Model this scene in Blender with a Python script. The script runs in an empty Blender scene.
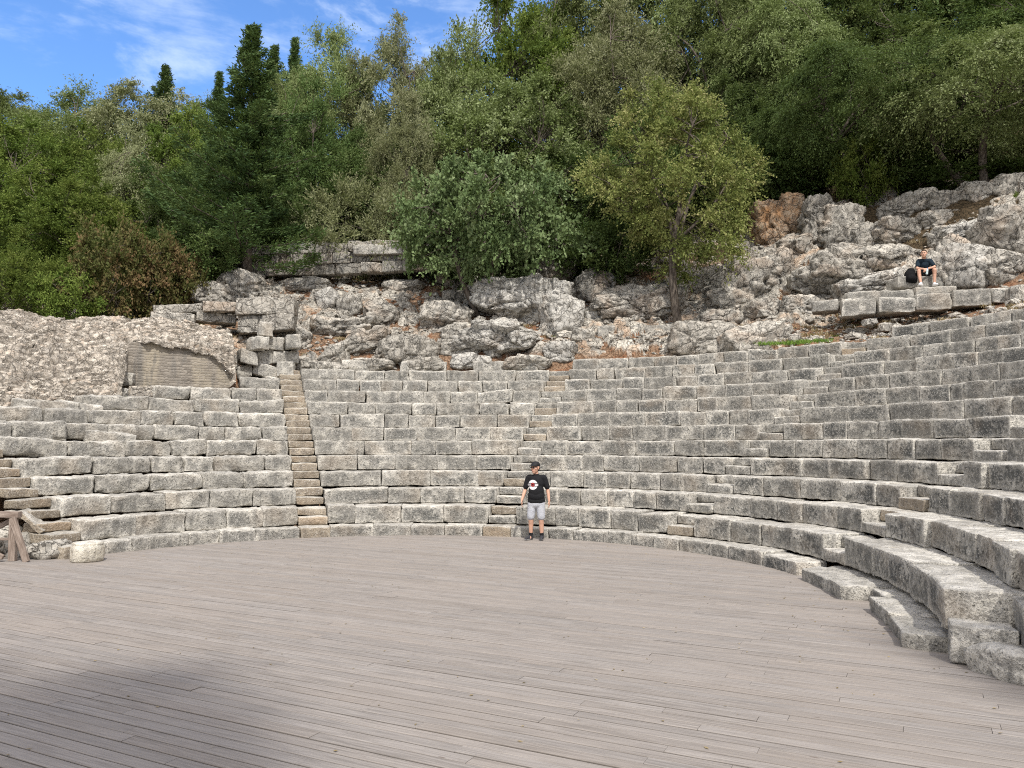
import bpy, math, random
import numpy as np
from mathutils import Vector, Matrix
random.seed(7)
RNG = np.random.default_rng(11)
SC = bpy.context.scene
COL = SC.collection
PI = math.pi

# ------------------------------------------------------------------ camera maths
F, PITCH, CH = 789.0, 0.0768, 2.19
CX, CY = -2.18, 12.32            # centre of the orchestra circle
cp, sp = math.cos(PITCH), math.sin(PITCH)
def project(x, y, z):
    zc = y*cp+(z-CH)*sp; yc = -y*sp+(z-CH)*cp
    return 512+F*x/zc, 384-F*yc/zc
def ray(px, py):
    u = (px-512)/F; v = (384-py)/F
    return np.array([u, cp-v*sp, sp+v*cp])
def at(px, py, Y):
    r = ray(px, py); t = Y/r[1]
    return np.array([0, 0, CH])+r*t
def onz(px, py, Z=0.0):
    r = ray(px, py); t = (Z-CH)/r[2]
    return np.array([0, 0, CH])+r*t
def RK(k): return 7.064 if k <= 1 else 7.557+.7175*(k-2)
def ZK(k): return 0.0 if k == 0 else .242 if k == 1 else .681+.404*(k-2)

# ------------------------------------------------------------------ noise
def _h(ix, iy, iz, s):
    n = (ix.astype(np.int64)*374761393+iy.astype(np.int64)*668265263+iz.astype(np.int64)*2147483647+s*974634777) & 0xffffffff
    n = ((n ^ (n >> 13))*1274126177) & 0xffffffff
    n = ((n ^ (n >> 15))*2246822519) & 0xffffffff
    return ((n ^ (n >> 16)) & 0xffffff)/float(0xffffff)
def vnoise(P, s=0):
    P = np.asarray(P, float); I = np.floor(P); f = P-I; f = f*f*(3-2*f); r = 0
    for dx in (0, 1):
        for dy in (0, 1):
            for dz in (0, 1):
                w = (f[:, 0] if dx else 1-f[:, 0])*(f[:, 1] if dy else 1-f[:, 1])*(f[:, 2] if dz else 1-f[:, 2])
                r = r+w*_h(I[:, 0]+dx, I[:, 1]+dy, I[:, 2]+dz, s)
    return r*2-1
def fbm(P, o=4, s=0):
    a, r, t = 1.0, 0, 0
    for i in range(o):
        r = r+a*vnoise(np.asarray(P)*(2**i), s+i*17); t += a; a *= .5
    return r/t
def voronoi(P, s=0):
    """F1, F2-F1, cell id hash, offset to the cell centre"""
    P = np.asarray(P, float); I = np.floor(P); n = len(P)
    d1 = np.full(n, 9.); d2 = np.full(n, 9.); cid = np.zeros(n); off = np.zeros((n, 3))
    for dx in (-1, 0, 1):
        for dy in (-1, 0, 1):
            for dz in (-1, 0, 1):
                a, b, c = I[:, 0]+dx, I[:, 1]+dy, I[:, 2]+dz
                q = np.stack([a+_h(a, b, c, s), b+_h(a, b, c, s+1), c+_h(a, b, c, s+2)], 1)
                v = P-q; d = np.sqrt((v*v).sum(1)); m = d < d1
                d2 = np.where(m, d1, np.minimum(d2, d))
                cid = np.where(m, _h(a, b, c, s+3), cid); off[m] = v[m]; d1 = np.where(m, d, d1)
    return d1, d2-d1, cid, off
def facets(P, scale, s, tilt=.5):
    d1, e, c, off = voronoi(P/scale, s)
    tx = (c*7.13) % 1-.5; ty = (c*13.7) % 1-.5; tz = (c*29.3) % 1-.5
    h = (c-.5)+tilt*(tx*off[:, 0]+ty*off[:, 1]+tz*off[:, 2])*2
    return h, e, c

# ------------------------------------------------------------------ mesh helpers
def mk(name, V, Fc, mat=None, parent=None, attrs=None, uv=None, smooth=True, matid=None, world=True):
    V = np.asarray(V, np.float32); me = bpy.data.meshes.new(name)
    if isinstance(Fc, np.ndarray) and Fc.ndim == 2:
        k = Fc.shape[1]; nF = len(Fc)
        me.vertices.add(len(V)); me.vertices.foreach_set('co', V.ravel())
        me.loops.add(nF*k); me.loops.foreach_set('vertex_index', Fc.astype(np.int32).ravel())
        me.polygons.add(nF); me.polygons.foreach_set('loop_start', np.arange(0, nF*k, k, dtype=np.int32))
        me.polygons.foreach_set('loop_total', np.full(nF, k, np.int32))
    else:
        me.from_pydata(V.tolist(), [], [list(map(int, f)) for f in Fc])
    me.update(calc_edges=True)
    me.polygons.foreach_set('use_smooth', np.full(len(me.polygons), smooth))
    if attrs:
        for k_, a in attrs.items():
            at_ = me.attributes.new(k_, 'FLOAT', 'POINT'); at_.data.foreach_set('value', np.asarray(a, np.float32))
    if uv is not None:
        l = me.uv_layers.new(name='UVMap'); idx = np.empty(len(me.loops), np.int32)
        me.loops.foreach_get('vertex_index', idx); l.data.foreach_set('uv', np.asarray(uv, np.float32)[idx].ravel())
    for m in (mat if isinstance(mat, (list, tuple)) else [mat]):
        if m: me.materials.append(m)
    if matid is not None: me.polygons.foreach_set('material_index', np.asarray(matid, np.int32))
    me.validate(); me.update()
    o = bpy.data.objects.new(name, me); COL.objects.link(o)
    if parent:
        o.parent = parent
        if world: o.matrix_parent_inverse = Matrix.LocRotScale(parent.location, parent.rotation_euler, parent.scale).inverted()
    return o
def tag(o, label=None, cat=None, group=None, kind=None):
    if label: o['label'] = label
    if cat: o['category'] = cat
    if group: o['group'] = group
    if kind: o['kind'] = kind
    return o
def empty(name, loc=(0, 0, 0), rz=0, parent=None):
    o = bpy.data.objects.new(name, None); COL.objects.link(o); o.location = loc; o.rotation_euler = (0, 0, rz)
    o.empty_display_size = .2
    if parent:
        o.parent = parent; o.matrix_parent_inverse = Matrix.Translation(parent.location).inverted()
    return o
def grid_faces(n, m, off=0):
    i = np.arange(n-1)[:, None]*m+np.arange(m-1)[None, :]; i = i.ravel()+off
    return np.stack([i, i+1, i+m+1, i+m], 1)
def cat_parts(parts):
    V, Fs, A, o = [], [], [], 0
    for p in parts:
        V.append(p[0]); Fs.append(p[1]+o); o += len(p[0])
        if len(p) > 2: A.append(p[2])
    return np.concatenate(V), np.concatenate(Fs), (np.concatenate(A) if A else None)

def lattice(L, D, H, res, b):
    """surface lattice of a box centred in x,y with z 0..H; returns verts, quads"""
    def ax(len_, r):
        n = max(1, int(round((len_-2*b)/r)))
        return np.concatenate([[0, b*.45], np.linspace(b, len_-b, n+1), [len_-b*.45, len_]])-len_/2
    X, Y, Z = ax(L, res), ax(D, res*1.4), ax(H, res)
    V, Fs, o = [], [], 0
    def face(A, B, fn, flip):
        nonlocal o
        a, bb = np.meshgrid(A, B, indexing='ij'); V.append(fn(a.ravel(), bb.ravel()))
        f = grid_faces(len(A), len(B), o); Fs.append(f[:, ::-1] if flip else f); o += len(A)*len(B)
    c = lambda v, n: np.full(len(n), v)
    face(X, Z, lambda a, b_: np.stack([a, c(Y[0], a), b_], 1), False)
    face(X, Z, lambda a, b_: np.stack([a, c(Y[-1], a), b_], 1), True)
    face(X, Y, lambda a, b_: np.stack([a, b_, c(Z[-1], a)], 1), False)
    face(X, Y, lambda a, b_: np.stack([a, b_, c(Z[0], a)], 1), True)
    face(Y, Z, lambda a, b_: np.stack([c(X[0], a), a, b_], 1), True)
    face(Y, Z, lambda a, b_: np.stack([c(X[-1], a), a, b_], 1), False)
    return np.concatenate(V), np.concatenate(Fs)

def stone_block(L, D, H, place, res=.12, b=.03, wear=1.0, seed=0, rough=1.0):
    """worn dressed block; place() maps local (x, y, z centred) to world. returns verts, faces, (rnd,u,v)"""
    b = min(b, L*.2, H*.2, D*.2)
    V, Fq = lattice(L, D, H, res, b)
    W = place(V)
    n = fbm(W*3.1+seed, 3, 5); n2 = fbm(W*9+seed, 2, 9)
    hs = np.array([L, D, H])/2
    rb = b*(0.40+wear*(2.6*np.clip(n+.02, 0, 1)+1.9*np.clip(n2-.05, 0, 1)))[:, None]
    inner = np.clip(V, -(hs-rb), hs-rb); d = V-inner; ln = np.linalg.norm(d, axis=1, keepdims=True)
    P = np.where(ln > 1e-9, inner+rb*d/np.maximum(ln, 1e-9), V)
    outd = P/hs; outd = np.sign(outd)*np.clip((np.abs(outd)-.8)/.2, 0, 1)
    amp = (.022*fbm(W*2.3+40+seed, 2, 3)+.020*n2+.010*vnoise(W*19, 4))*rough
    P = P+outd*amp[:, None]
    u = V[:, 0]/L+.5; v = V[:, 2]/H+.5
    return place(P), Fq, np.stack([np.full(len(V), (seed*.6180339) % 1), u, v], 1)

# ------------------------------------------------------------------ node helpers
def new_mat(name):
    m = bpy.data.materials.new(name); m.use_nodes = True; nt = m.node_tree; nt.nodes.clear(); return m, nt
class N:
    def __init__(s, nt): s.nt = nt
    def n(s, t, **k):
        nd = s.nt.nodes.new(t)
        for a, b in k.items():
            if a == 'ins':
                for i, v in b.items():
                    s.set(nd.inputs[i], v)
            else: setattr(nd, a, b)
        return nd
    def set(s, inp, v):
        if hasattr(v, 'is_output') or isinstance(v, bpy.types.NodeSocket): s.nt.links.new(v, inp)
        elif isinstance(v, (tuple, list)) and len(v) == 3 and inp.type == 'RGBA': inp.default_value = (*v, 1)
        else: inp.default_value = v
    def noise(s, vec, scale, detail=4, rough=.55, dist=0):
        return s.n('ShaderNodeTexNoise', ins={'Vector': vec, 'Scale': scale, 'Detail': detail, 'Roughness': rough, 'Distortion': dist}).outputs['Fac']
    def vor(s, vec, scale, feature='F1', out='Distance'):
        return s.n('ShaderNodeTexVoronoi', feature=feature, ins={'Vector': vec, 'Scale': scale}).outputs[out]
    def math(s, op, a, b=0.0, c=0.0, clamp=False):
        nd = s.n('ShaderNodeMath', operation=op, use_clamp=clamp); s.set(nd.inputs[0], a); s.set(nd.inputs[1], b); s.set(nd.inputs[2], c); return nd.outputs[0]
    def ss(s, x, lo, hi, a=0.0, b=1.0):
        nd = s.n('ShaderNodeMapRange', interpolation_type='SMOOTHSTEP'); 
        for i, v in enumerate((x, lo, hi, a, b)): s.set(nd.inputs[i], v)
        return nd.outputs[0]
    def mix(s, f, a, b, mode='MIX'):
        nd = s.n('ShaderNodeMix', data_type='RGBA', blend_type=mode); s.set(nd.inputs[0], f); s.set(nd.inputs[6], a); s.set(nd.inputs[7], b); return nd.outputs[2]
    def attr(s, name): return s.n('ShaderNodeAttribute', attribute_name=name).outputs['Fac']
    def map(s, vec, sc=(1, 1, 1), rot=(0, 0, 0), loc=(0, 0, 0)):
        nd = s.n('ShaderNodeMapping'); s.set(nd.inputs[0], vec); nd.inputs[1].default_value = loc; nd.inputs[2].default_value = rot; nd.inputs[3].default_value = sc; return nd.outputs[0]
    def out(s, col, rough=.9, bump=None, bd=.01, bs=1.0, spec=.25, bump2=None, bd2=.003):
        nrm = None
        if bump is not None:
            b = s.n('ShaderNodeBump', ins={'Strength': bs, 'Distance': bd, 'Height': bump}); nrm = b.outputs[0]
            if bump2 is not None:
                b = s.n('ShaderNodeBump', ins={'Strength': bs, 'Distance': bd2, 'Height': bump2, 'Normal': nrm}); nrm = b.outputs[0]
        p = s.n('ShaderNodeBsdfPrincipled', ins={'Base Color': col, 'Roughness': rough, 'Specular IOR Level': spec})
        if nrm is not None: s.set(p.inputs['Normal'], nrm)
        o = s.n('ShaderNodeOutputMaterial'); s.nt.links.new(p.outputs[0], o.inputs[0]); return p
def pos(N_): return N_.n('ShaderNodeNewGeometry').outputs['Position']

def mat_simple(name, col, rough=.8, spec=.3, var=.15, scale=30, bump=0.0):
    m, nt = new_mat(name); g = N(nt); tc = g.n('ShaderNodeTexCoord').outputs['Object']
    nz = g.noise(tc, scale, 4)
    c = g.mix(nz, tuple(v*(1-var) for v in col), tuple(min(1, v*(1+var)) for v in col))
    g.out(c, rough, nz if bump else None, bump or .001, spec=spec); return m

def mat_stone(name, cracks=0.0, pale=(.50, .475, .42), mid=(.29, .28, .26), dark=(.085, .088, .088), lichen=.5, warm=(.40, .30, .20), warmth=.15, tread=True, face=None):
    m, nt = new_mat(name); g = N(nt); P = pos(g)
    uv = g.n('ShaderNodeUVMap').outputs[0]; sx = g.n('ShaderNodeSeparateXYZ'); g.set(sx.inputs[0], uv)
    rnd = g.attr('rnd'); dk = g.attr('dark')
    shift = g.n('ShaderNodeVectorMath', operation='ADD'); g.set(shift.inputs[0], P)
    cx = g.n('ShaderNodeCombineXYZ'); g.set(cx.inputs[0], g.math('MULTIPLY', rnd, 31.0)); g.set(cx.inputs[1], g.math('MULTIPLY', rnd, 17.0)); g.set(shift.inputs[1], cx.outputs[0]); PB = shift.outputs[0]
    nL = g.noise(PB, 1.6, 4, .6); nM = g.noise(PB, 4.5, 6, .68); nF = g.noise(P, 15, 5, .68); nS = g.noise(P, 36, 3, .6)
    pits = g.vor(P, 19)
    nz = g.n('ShaderNodeSeparateXYZ'); g.set(nz.inputs[0], g.n('ShaderNodeNewGeometry').outputs['Normal'])
    up = g.ss(nz.outputs[2], .35, .8)
    # pale to mid mottling
    mot = g.math('ADD', g.math('MULTIPLY', nM, .5), g.math('MULTIPLY', nF, .5))
    base = g.mix(g.ss(mot, .435, .565), mid, pale)
    # dark crust in the middle of each face, pale worn arrises
    ex = g.math('MINIMUM', sx.outputs[0], g.math('SUBTRACT', 1.0, sx.outputs[0]))
    ey = g.math('MINIMUM', sx.outputs[1], g.math('SUBTRACT', 1.0, sx.outputs[1]))
    e1 = g.math('ADD', ex, g.math('MULTIPLY', g.math('SUBTRACT', nM, .5), .3)); e2 = g.math('ADD', ey, g.math('MULTIPLY', g.math('SUBTRACT', nM, .5), .7))
    crust = g.math('MULTIPLY', g.ss(e1, .0, .10), g.ss(e2, .02, .22))
    crust = g.math('MULTIPLY', crust, g.ss(g.math('ADD', g.math('MULTIPLY', nL, .45), g.math('MULTIPLY', nF, .55)), .40, .56))
    crust = g.math('MULTIPLY', crust, g.math('SUBTRACT', 1.0, up))
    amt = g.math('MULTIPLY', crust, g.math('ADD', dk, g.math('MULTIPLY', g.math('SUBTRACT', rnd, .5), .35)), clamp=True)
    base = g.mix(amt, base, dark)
    # small black and white lichen spots
    sp_ = g.ss(nF, .55, .63); base = g.mix(g.math('MULTIPLY', sp_, lichen), base, dark)
    wh = g.ss(nS, .55, .64); base = g.mix(g.math('MULTIPLY', wh, .5), base, (.60, .575, .52))
    st = g.noise(g.map(P, (3, 3, .5)), 2.0, 3); base = g.mix(g.math('MULTIPLY', g.ss(st, .52, .66), .35), base, dark)
    # warm earthy stain
    wn = g.ss(g.noise(PB, .9, 3), .5, .72); base = g.mix(g.math('MULTIPLY', wn, warmth), base, warm)
    if tread:
        tr = g.mix(g.ss(nM, .42, .58), (.38, .36, .315), (.56, .535, .48)); tr = g.mix(g.math('MULTIPLY', g.ss(nF, .56, .68), .5), tr, (.2, .19, .17)); tr=g.mix(g.math('MULTIPLY', g.math('MULTIPLY', dk, .5), g.ss(nL,.4,.65)), tr, (.25,.24,.22))
        base = g.mix(g.math('MULTIPLY', up, .8), base, tr)
    ck = None
    if cracks:
        w1 = g.n('ShaderNodeVectorMath', operation='ADD'); g.set(w1.inputs[0], P); nv = g.n('ShaderNodeTexNoise', ins={'Vector': P, 'Scale': 1.4, 'Detail': 4}).outputs['Color']; g.set(w1.inputs[1], nv)
        ck = g.math('MINIMUM', g.vor(w1.outputs[0], 1.5, 'DISTANCE_TO_EDGE'), g.math('MULTIPLY', g.vor(w1.outputs[0], 4.2, 'DISTANCE_TO_EDGE'), 1.3))
        ck = g.ss(ck, .0, .045); base = g.mix(g.math('MULTIPLY', g.math('MULTIPLY', g.math('SUBTRACT', 1.0, ck), g.ss(nL, .42, .58)), cracks), base, (.07, .062, .055))
    val = g.math('ADD', .82, g.math('MULTIPLY', rnd, .34))
    hsv = g.n('ShaderNodeHueSaturation'); g.set(hsv.inputs['Color'], base); g.set(hsv.inputs['Value'], val)
    pit = g.ss(pits, .0, .28)
    bh = g.math('ADD', g.math('MULTIPLY', nM, .9), g.math('ADD', g.math('MULTIPLY', nF, .6), g.math('MULTIPLY', pit, .25)))
    if ck is not None: bh = g.math('ADD', bh, g.math('MULTIPLY', ck, 1.2))
    g.out(hsv.outputs[0], .92, bh, .035 if cracks else .06, 1.0, .15, nS, .006 if cracks else .012)
    return m

M = {}
M['seat'] = mat_stone('weathered_limestone', pale=(.60, .570, .50), mid=(.27, .258, .232), dark=(.075, .076, .072), warmth=.22, lichen=.75)
M['step'] = mat_stone('worn_step_stone', pale=(.44, .38, .29), mid=(.28, .235, .18), dark=(.14, .12, .10), lichen=.25, warmth=.5)
M['rock'] = mat_stone('rough_limestone', .6, pale=(.52, .485, .42), mid=(.27, .25, .215), dark=(.085, .088, .085), lichen=.55, warm=(.42, .27, .16), warmth=.3, tread=False)
M['orange_rock'] = mat_stone('iron_stained_limestone', .8, pale=(.50, .38, .26), mid=(.36, .22, .12), dark=(.11, .09, .075), lichen=.35, warm=(.50, .26, .11), warmth=.8, tread=False)
M['pale_rock'] = mat_stone('pale_limestone', .6, pale=(.60, .575, .52), mid=(.35, .335, .30), dark=(.14, .14, .135), lichen=.3, warm=(.48, .36, .25), warmth=.25, tread=False)
M['drum'] = mat_stone('cream_limestone', pale=(.66, .62, .52), mid=(.50, .46, .37), dark=(.2, .19, .17), lichen=.15, warmth=.3)
M['rubble'] = mat_stone('lime_rubble', .3, pale=(.53, .48, .405), mid=(.31, .27, .22), dark=(.12, .11, .10), lichen=.3, warm=(.42, .29, .19), warmth=.35, tread=False)

# terrain material
m, nt = new_mat('hill_soil_and_rock'); g = N(nt); P = pos(g); rk = g.attr('rock'); rnd = g.attr('rnd'); far = g.attr('far')
nM = g.noise(P, 4, 6, .65); nF = g.noise(P, 15, 5, .7); nS = g.noise(P, 38, 3); nL = g.noise(P, .7, 3)
rock = g.mix(g.ss(g.math('ADD', g.math('MULTIPLY', nM, .5), g.math('MULTIPLY', nF, .5)), .44, .56), (.27, .25, .215), (.53, .495, .425))
rock = g.mix(g.math('MULTIPLY', g.ss(nF, .54, .62), .7), rock, (.09, .09, .088))
rock = g.mix(g.math('MULTIPLY', g.ss(g.noise(P, .9, 4, .6), .50, .64), .5), rock, (.15, .15, .145))
rock = g.mix(g.math('MULTIPLY', g.ss(g.noise(P, 1.3, 4), .50, .64), .65), rock, (.42, .29, .19))
hs = g.n('ShaderNodeHueSaturation'); g.set(hs.inputs['Color'], rock); g.set(hs.inputs['Value'], g.math('ADD', .75, g.math('MULTIPLY', rnd, .5)))
soil = g.mix(g.ss(nF, .35, .65), (.13, .075, .045), (.30, .20, .13))
soil = g.mix(g.math('MULTIPLY', g.ss(nS, .60, .70), .8), soil, (.46, .38, .29))
soil = g.mix(g.math('MULTIPLY', g.ss(g.noise(P, 2.2, 4), .5, .65), .6), soil, (.23, .10, .05))
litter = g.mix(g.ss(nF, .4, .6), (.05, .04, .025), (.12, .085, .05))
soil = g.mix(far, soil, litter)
w1 = g.n('ShaderNodeVectorMath', operation='ADD'); g.set(w1.inputs[0], P); g.set(w1.inputs[1], g.n('ShaderNodeTexNoise', ins={'Vector': P, 'Scale': 1.4, 'Detail': 4}).outputs['Color'])
ck = g.ss(g.math('MINIMUM', g.vor(w1.outputs[0], 1.7, 'DISTANCE_TO_EDGE'), g.vor(w1.outputs[0], 5.0, 'DISTANCE_TO_EDGE')), 0, .05)
rcol = g.mix(g.math('MULTIPLY', g.math('MULTIPLY', g.math('SUBTRACT', 1.0, ck), g.ss(nM, .42, .56)), .6), hs.outputs[0], (.08, .06, .05))
c = g.mix(g.ss(rk, .35, .65), soil, rcol)
g.out(c, .95, g.math('ADD', g.math('ADD', nM, nF), ck), .05, .9, .1, nS, .012); M['hill'] = m
M['under'] = mat_simple('gap_shade', (.05, .042, .035), .95)  # near-black sheet colour stands in for the shade between the boards
M['ground'] = mat_simple('dry_earth', (.20, .16, .11), .95, .1, .3, 3, .02)

# deck
PA = math.radians(-27.0)
m, nt = new_mat('weathered_decking'); g = N(nt); P = pos(g); rnd = g.attr('rnd')
V = g.map(P, (1, 1, 1), (0, 0, -PA))
ad = g.n('ShaderNodeVectorMath', operation='ADD'); g.set(ad.inputs[0], V); cc = g.n('ShaderNodeCombineXYZ'); g.set(cc.inputs[0], g.math('MULTIPLY', rnd, 50.0)); g.set(ad.inputs[1], cc.outputs[0])
gr = g.noise(g.map(ad.outputs[0], (.9, 26, 1)), 2.0, 6, .7, .4); gr2 = g.noise(g.map(ad.outputs[0], (.5, 8, 1)), 1.5, 3); blot = g.noise(P, .55, 4, .6)
c = g.mix(g.ss(gr, .38, .62), (.172, .154, .137), (.292, .265, .238)); c = g.mix(g.ss(gr2, .35, .65, 0, .5), c, (.25, .226, .203))
c = g.mix(g.math('MULTIPLY', g.ss(blot, .42, .6), .35), c, (.262, .231, .202))
kn = g.vor(g.map(ad.outputs[0], (1.0, 5.5, 1)), 1.3); c = g.mix(g.ss(kn, .035, .055, .75, 0), c, (.10, .075, .06))
wear = g.noise(P, 9, 4, .7); c = g.mix(g.math('MULTIPLY', g.ss(wear, .60, .72), .45), c, (.19, .165, .145))
c = g.mix(g.math('MULTIPLY', g.ss(g.attr('edge'), .1, .8), .5), c, (.09, .078, .067))
hs = g.n('ShaderNodeHueSaturation'); g.set(hs.inputs['Color'], c); g.set(hs.inputs['Value'], g.math('ADD', .91, g.math('MULTIPLY', rnd, .15)))
g.set(hs.inputs['Saturation'], g.math('ADD', .92, g.math('MULTIPLY', g.math('FRACT', g.math('MULTIPLY', rnd, 7.3)), .25)))
g.out(hs.outputs[0], .75, gr, .004, .6, .25); M['deck'] = m

m, nt = new_mat('fence_timber'); g = N(nt); tc = g.n('ShaderNodeTexCoord').outputs['Object']
gr = g.noise(g.map(tc, (18, 18, 2)), 2, 5, .6); c = g.mix(g.ss(gr, .3, .7), (.16, .12, .095), (.33, .27, .225)); g.out(c, .8, gr, .004, .6); M['timber'] = m

# thin brick facing of the niche
m, nt = new_mat('thin_brick_courses'); g = N(nt); P = pos(g); se = g.n('ShaderNodeSeparateXYZ'); g.set(se.inputs[0], P)
nL = g.noise(g.map(P, (1, 1, .35)), 1.3, 4); nM = g.noise(P, 9, 4); w = g.math('ADD', g.math('MULTIPLY', se.outputs[2], 1/.085), g.math('MULTIPLY', g.math('SUBTRACT', nM, .5), 1.3))
cr = g.math('FRACT', w); jt = g.ss(g.math('ABSOLUTE', g.math('SUBTRACT', cr, .5)), .30, .46)
rowr = g.n('ShaderNodeTexWhiteNoise', noise_dimensions='3D'); v3 = g.n('ShaderNodeCombineXYZ'); g.set(v3.inputs[2], g.math('FLOOR', w)); g.set(v3.inputs[0], g.math('FLOOR', g.math('MULTIPLY', g.math('ADD', se.outputs[0], g.math('MULTIPLY', g.math('FLOOR', w), .37)), 3.2))); g.set(rowr.inputs[0], v3.outputs[0])
c = g.mix(rowr.outputs[0], (.17, .15, .125), (.28, .25, .21)); c = g.mix(g.ss(nL, .42, .62), c, (.32, .28, .215)); c = g.mix(g.math('MULTIPLY', g.ss(g.noise(g.map(P, (2, 2, .4)), 2, 3), .5, .65), .6), c, (.13, .125, .115))
c = g.mix(g.math('MULTIPLY', jt, .4), c, (.36, .33, .285)); g.out(c, .95, g.math('ADD', g.math('MULTIPLY', jt, -.5), nM), .025, .9, .1); M['brick'] = m

def mat_leaf(name, cols, trans=.25, tcol=(.16, .22, .04), rough=.7):
    m, nt = new_mat(name); g = N(nt); t = g.attr('tint'); oi = g.n('ShaderNodeObjectInfo').outputs['Random']
    r = g.n('ShaderNodeValToRGB'); g.set(r.inputs[0], t); el = r.color_ramp.elements
    while len(el) < len(cols): el.new(.5)
    for i, c_ in enumerate(cols): el[i].position = i/(len(cols)-1); el[i].color = (*c_, 1)
    hs = g.n('ShaderNodeHueSaturation'); g.set(hs.inputs['Color'], r.outputs[0]); g.set(hs.inputs['Value'], g.math('ADD', .82, g.math('MULTIPLY', oi, .36))); g.set(hs.inputs['Hue'], g.math('ADD', .492, g.math('MULTIPLY', oi, .016)))
    p = g.n('ShaderNodeBsdfPrincipled', ins={'Base Color': hs.outputs[0], 'Roughness': rough, 'Specular IOR Level': .15})
    tr = g.n('ShaderNodeBsdfTranslucent'); mixc = g.mix(.5, hs.outputs[0], tcol); g.set(tr.inputs[0], mixc)
    mx = g.n('ShaderNodeMixShader'); mx.inputs[0].default_value = trans; nt.links.new(p.outputs[0], mx.inputs[1]); nt.links.new(tr.outputs[0], mx.inputs[2])
    o = g.n('ShaderNodeOutputMaterial'); nt.links.new(mx.outputs[0], o.inputs[0]); return m
M['olive'] = mat_leaf('olive_leaves', [(0.085, 0.113, 0.034), (0.147, 0.184, 0.062), (0.215, 0.256, 0.104), (0.306, 0.345, 0.183)], .3)
M['oak'] = mat_leaf('green_leaves', [(0.056, 0.097, 0.018), (0.107, 0.161, 0.030), (0.158, 0.215, 0.043), (0.225, 0.269, 0.071)], .3)
M['dark'] = mat_leaf('shade_dark_leaves', [(0.040, 0.068, 0.020), (0.070, 0.110, 0.032), (0.104, 0.153, 0.046), (0.150, 0.194, 0.069)], .28)  # dark foliage, lowered further to paint the deep shade between crowns
M['redbud'] = mat_leaf('broad_blue_green_leaves', [(.065, .105, .040), (.12, .18, .068), (.18, .25, .105), (.28, .35, .18)], .22)
M['tan'] = mat_leaf('yellowing_leaves', [(.10, .14, .036), (.18, .225, .065), (.28, .31, .10), (.44, .41, .19)], .3)
M['grey'] = mat_leaf('grey_green_leaves', [(0.115, 0.128, 0.054), (0.205, 0.218, 0.102), (0.282, 0.294, 0.160), (0.384, 0.397, 0.243)], .3)
M['brown'] = mat_leaf('browning_leaves', [(.06, .08, .022), (.11, .12, .038), (.17, .125, .055), (.27, .16, .09)], .25)
M['conifer'] = mat_leaf('dark_needles', [(0.028, 0.053, 0.020), (0.055, 0.092, 0.031), (0.090, 0.136, 0.044), (0.153, 0.190, 0.069)], .15)
M['grass'] = mat_leaf('grass_blades', [(.06, .12, .015), (.10, .20, .02), (.16, .27, .04), (.22, .30, .08)], .3)
M['dry'] = mat_leaf('dry_grass', [(.16, .12, .05), (.26, .20, .10), (.34, .27, .15), (.42, .35, .22)], .2)
m, nt = new_mat('bark'); g = N(nt); tc = g.n('ShaderNodeTexCoord').outputs['Object']; nz = g.noise(g.map(tc, (6, 6, 1.5)), 3, 5)
g.out(g.mix(g.ss(nz, .35, .65), (.055, .045, .037), (.16, .135, .11)), .95, nz, .03, .9, .1); M['bark'] = m
M['skin'] = mat_simple('skin', (.52, .30, .21), .55, .35, .08, 20)
M['hair'] = mat_simple('brown_hair', (.045, .028, .018), .7, .3, .3, 60)
M['black_cloth'] = mat_simple('black_cotton', (.014, .014, .016), .9, .15, .3, 40, .02)
M['navy_cloth'] = mat_simple('dark_navy_cotton', (.014, .022, .034), .9, .15, .3, 40, .02)
M['cap'] = mat_simple('black_cap_fabric', (.012, .012, .013), .7, .3, .2, 60)
M['grey_cloth'] = mat_simple('light_grey_shorts_fabric', (.42, .43, .46), .9, .15, .12, 14, .02)
M['white_shoe'] = mat_simple('white_sneaker', (.72, .71, .70), .6, .3, .05, 30)
M['dark_shoe'] = mat_simple('dark_grey_sneaker', (.035, .035, .04), .6, .3, .3, 40)
M['sole'] = mat_simple('grey_sole', (.25, .25, .25), .7, .3, .1, 30)
M['bag'] = mat_simple('black_backpack_nylon', (.006, .006, .007), .8, .15, .3, 30, .01)
M['lens'] = mat_simple('dark_eye', (.01, .01, .01), .15, .6)
M['eye_white'] = mat_simple('eye_white', (.6, .58, .55), .3, .5)
M['lip'] = mat_simple('lip', (.42, .16, .13), .5, .4)
M['bottle'] = mat_simple('clear_bottle_water', (.55, .66, .66), .12, .6)
M['bcap'] = mat_simple('blue_bottle_cap', (.05, .15, .45), .4, .5)
# printed t-shirt: white roundel with a bar and a red ring, in the shirt's own coordinates
m, nt = new_mat('printed_black_cotton'); g = N(nt); tc = g.n('ShaderNodeTexCoord').outputs['Object']; s_ = g.n('ShaderNodeSeparateXYZ'); g.set(s_.inputs[0], tc)
X_ = g.math('ADD', s_.outputs[0], .065); Z_ = g.math('SUBTRACT', s_.outputs[2], 1.265); rr = g.math('SQRT', g.math('ADD', g.math('MULTIPLY', X_, X_), g.math('MULTIPLY', Z_, Z_)))
lt = lambda v, t: g.math('LESS_THAN', v, t)
az = g.math('ABSOLUTE', Z_); ax = g.math('ABSOLUTE', X_)
disc = lt(rr, .112); gap = g.math('MULTIPLY', lt(az, .040), g.math('SUBTRACT', 1.0, lt(az, .026))); bar = g.math('MULTIPLY', lt(az, .022), lt(ax, .125))
white = g.math('MAXIMUM', g.math('MULTIPLY', disc, g.math('SUBTRACT', 1.0, gap)), bar); core = lt(rr, .050); red = g.math('MULTIPLY', lt(rr, .040), g.math('SUBTRACT', 1.0, lt(rr, .022)))
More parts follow.
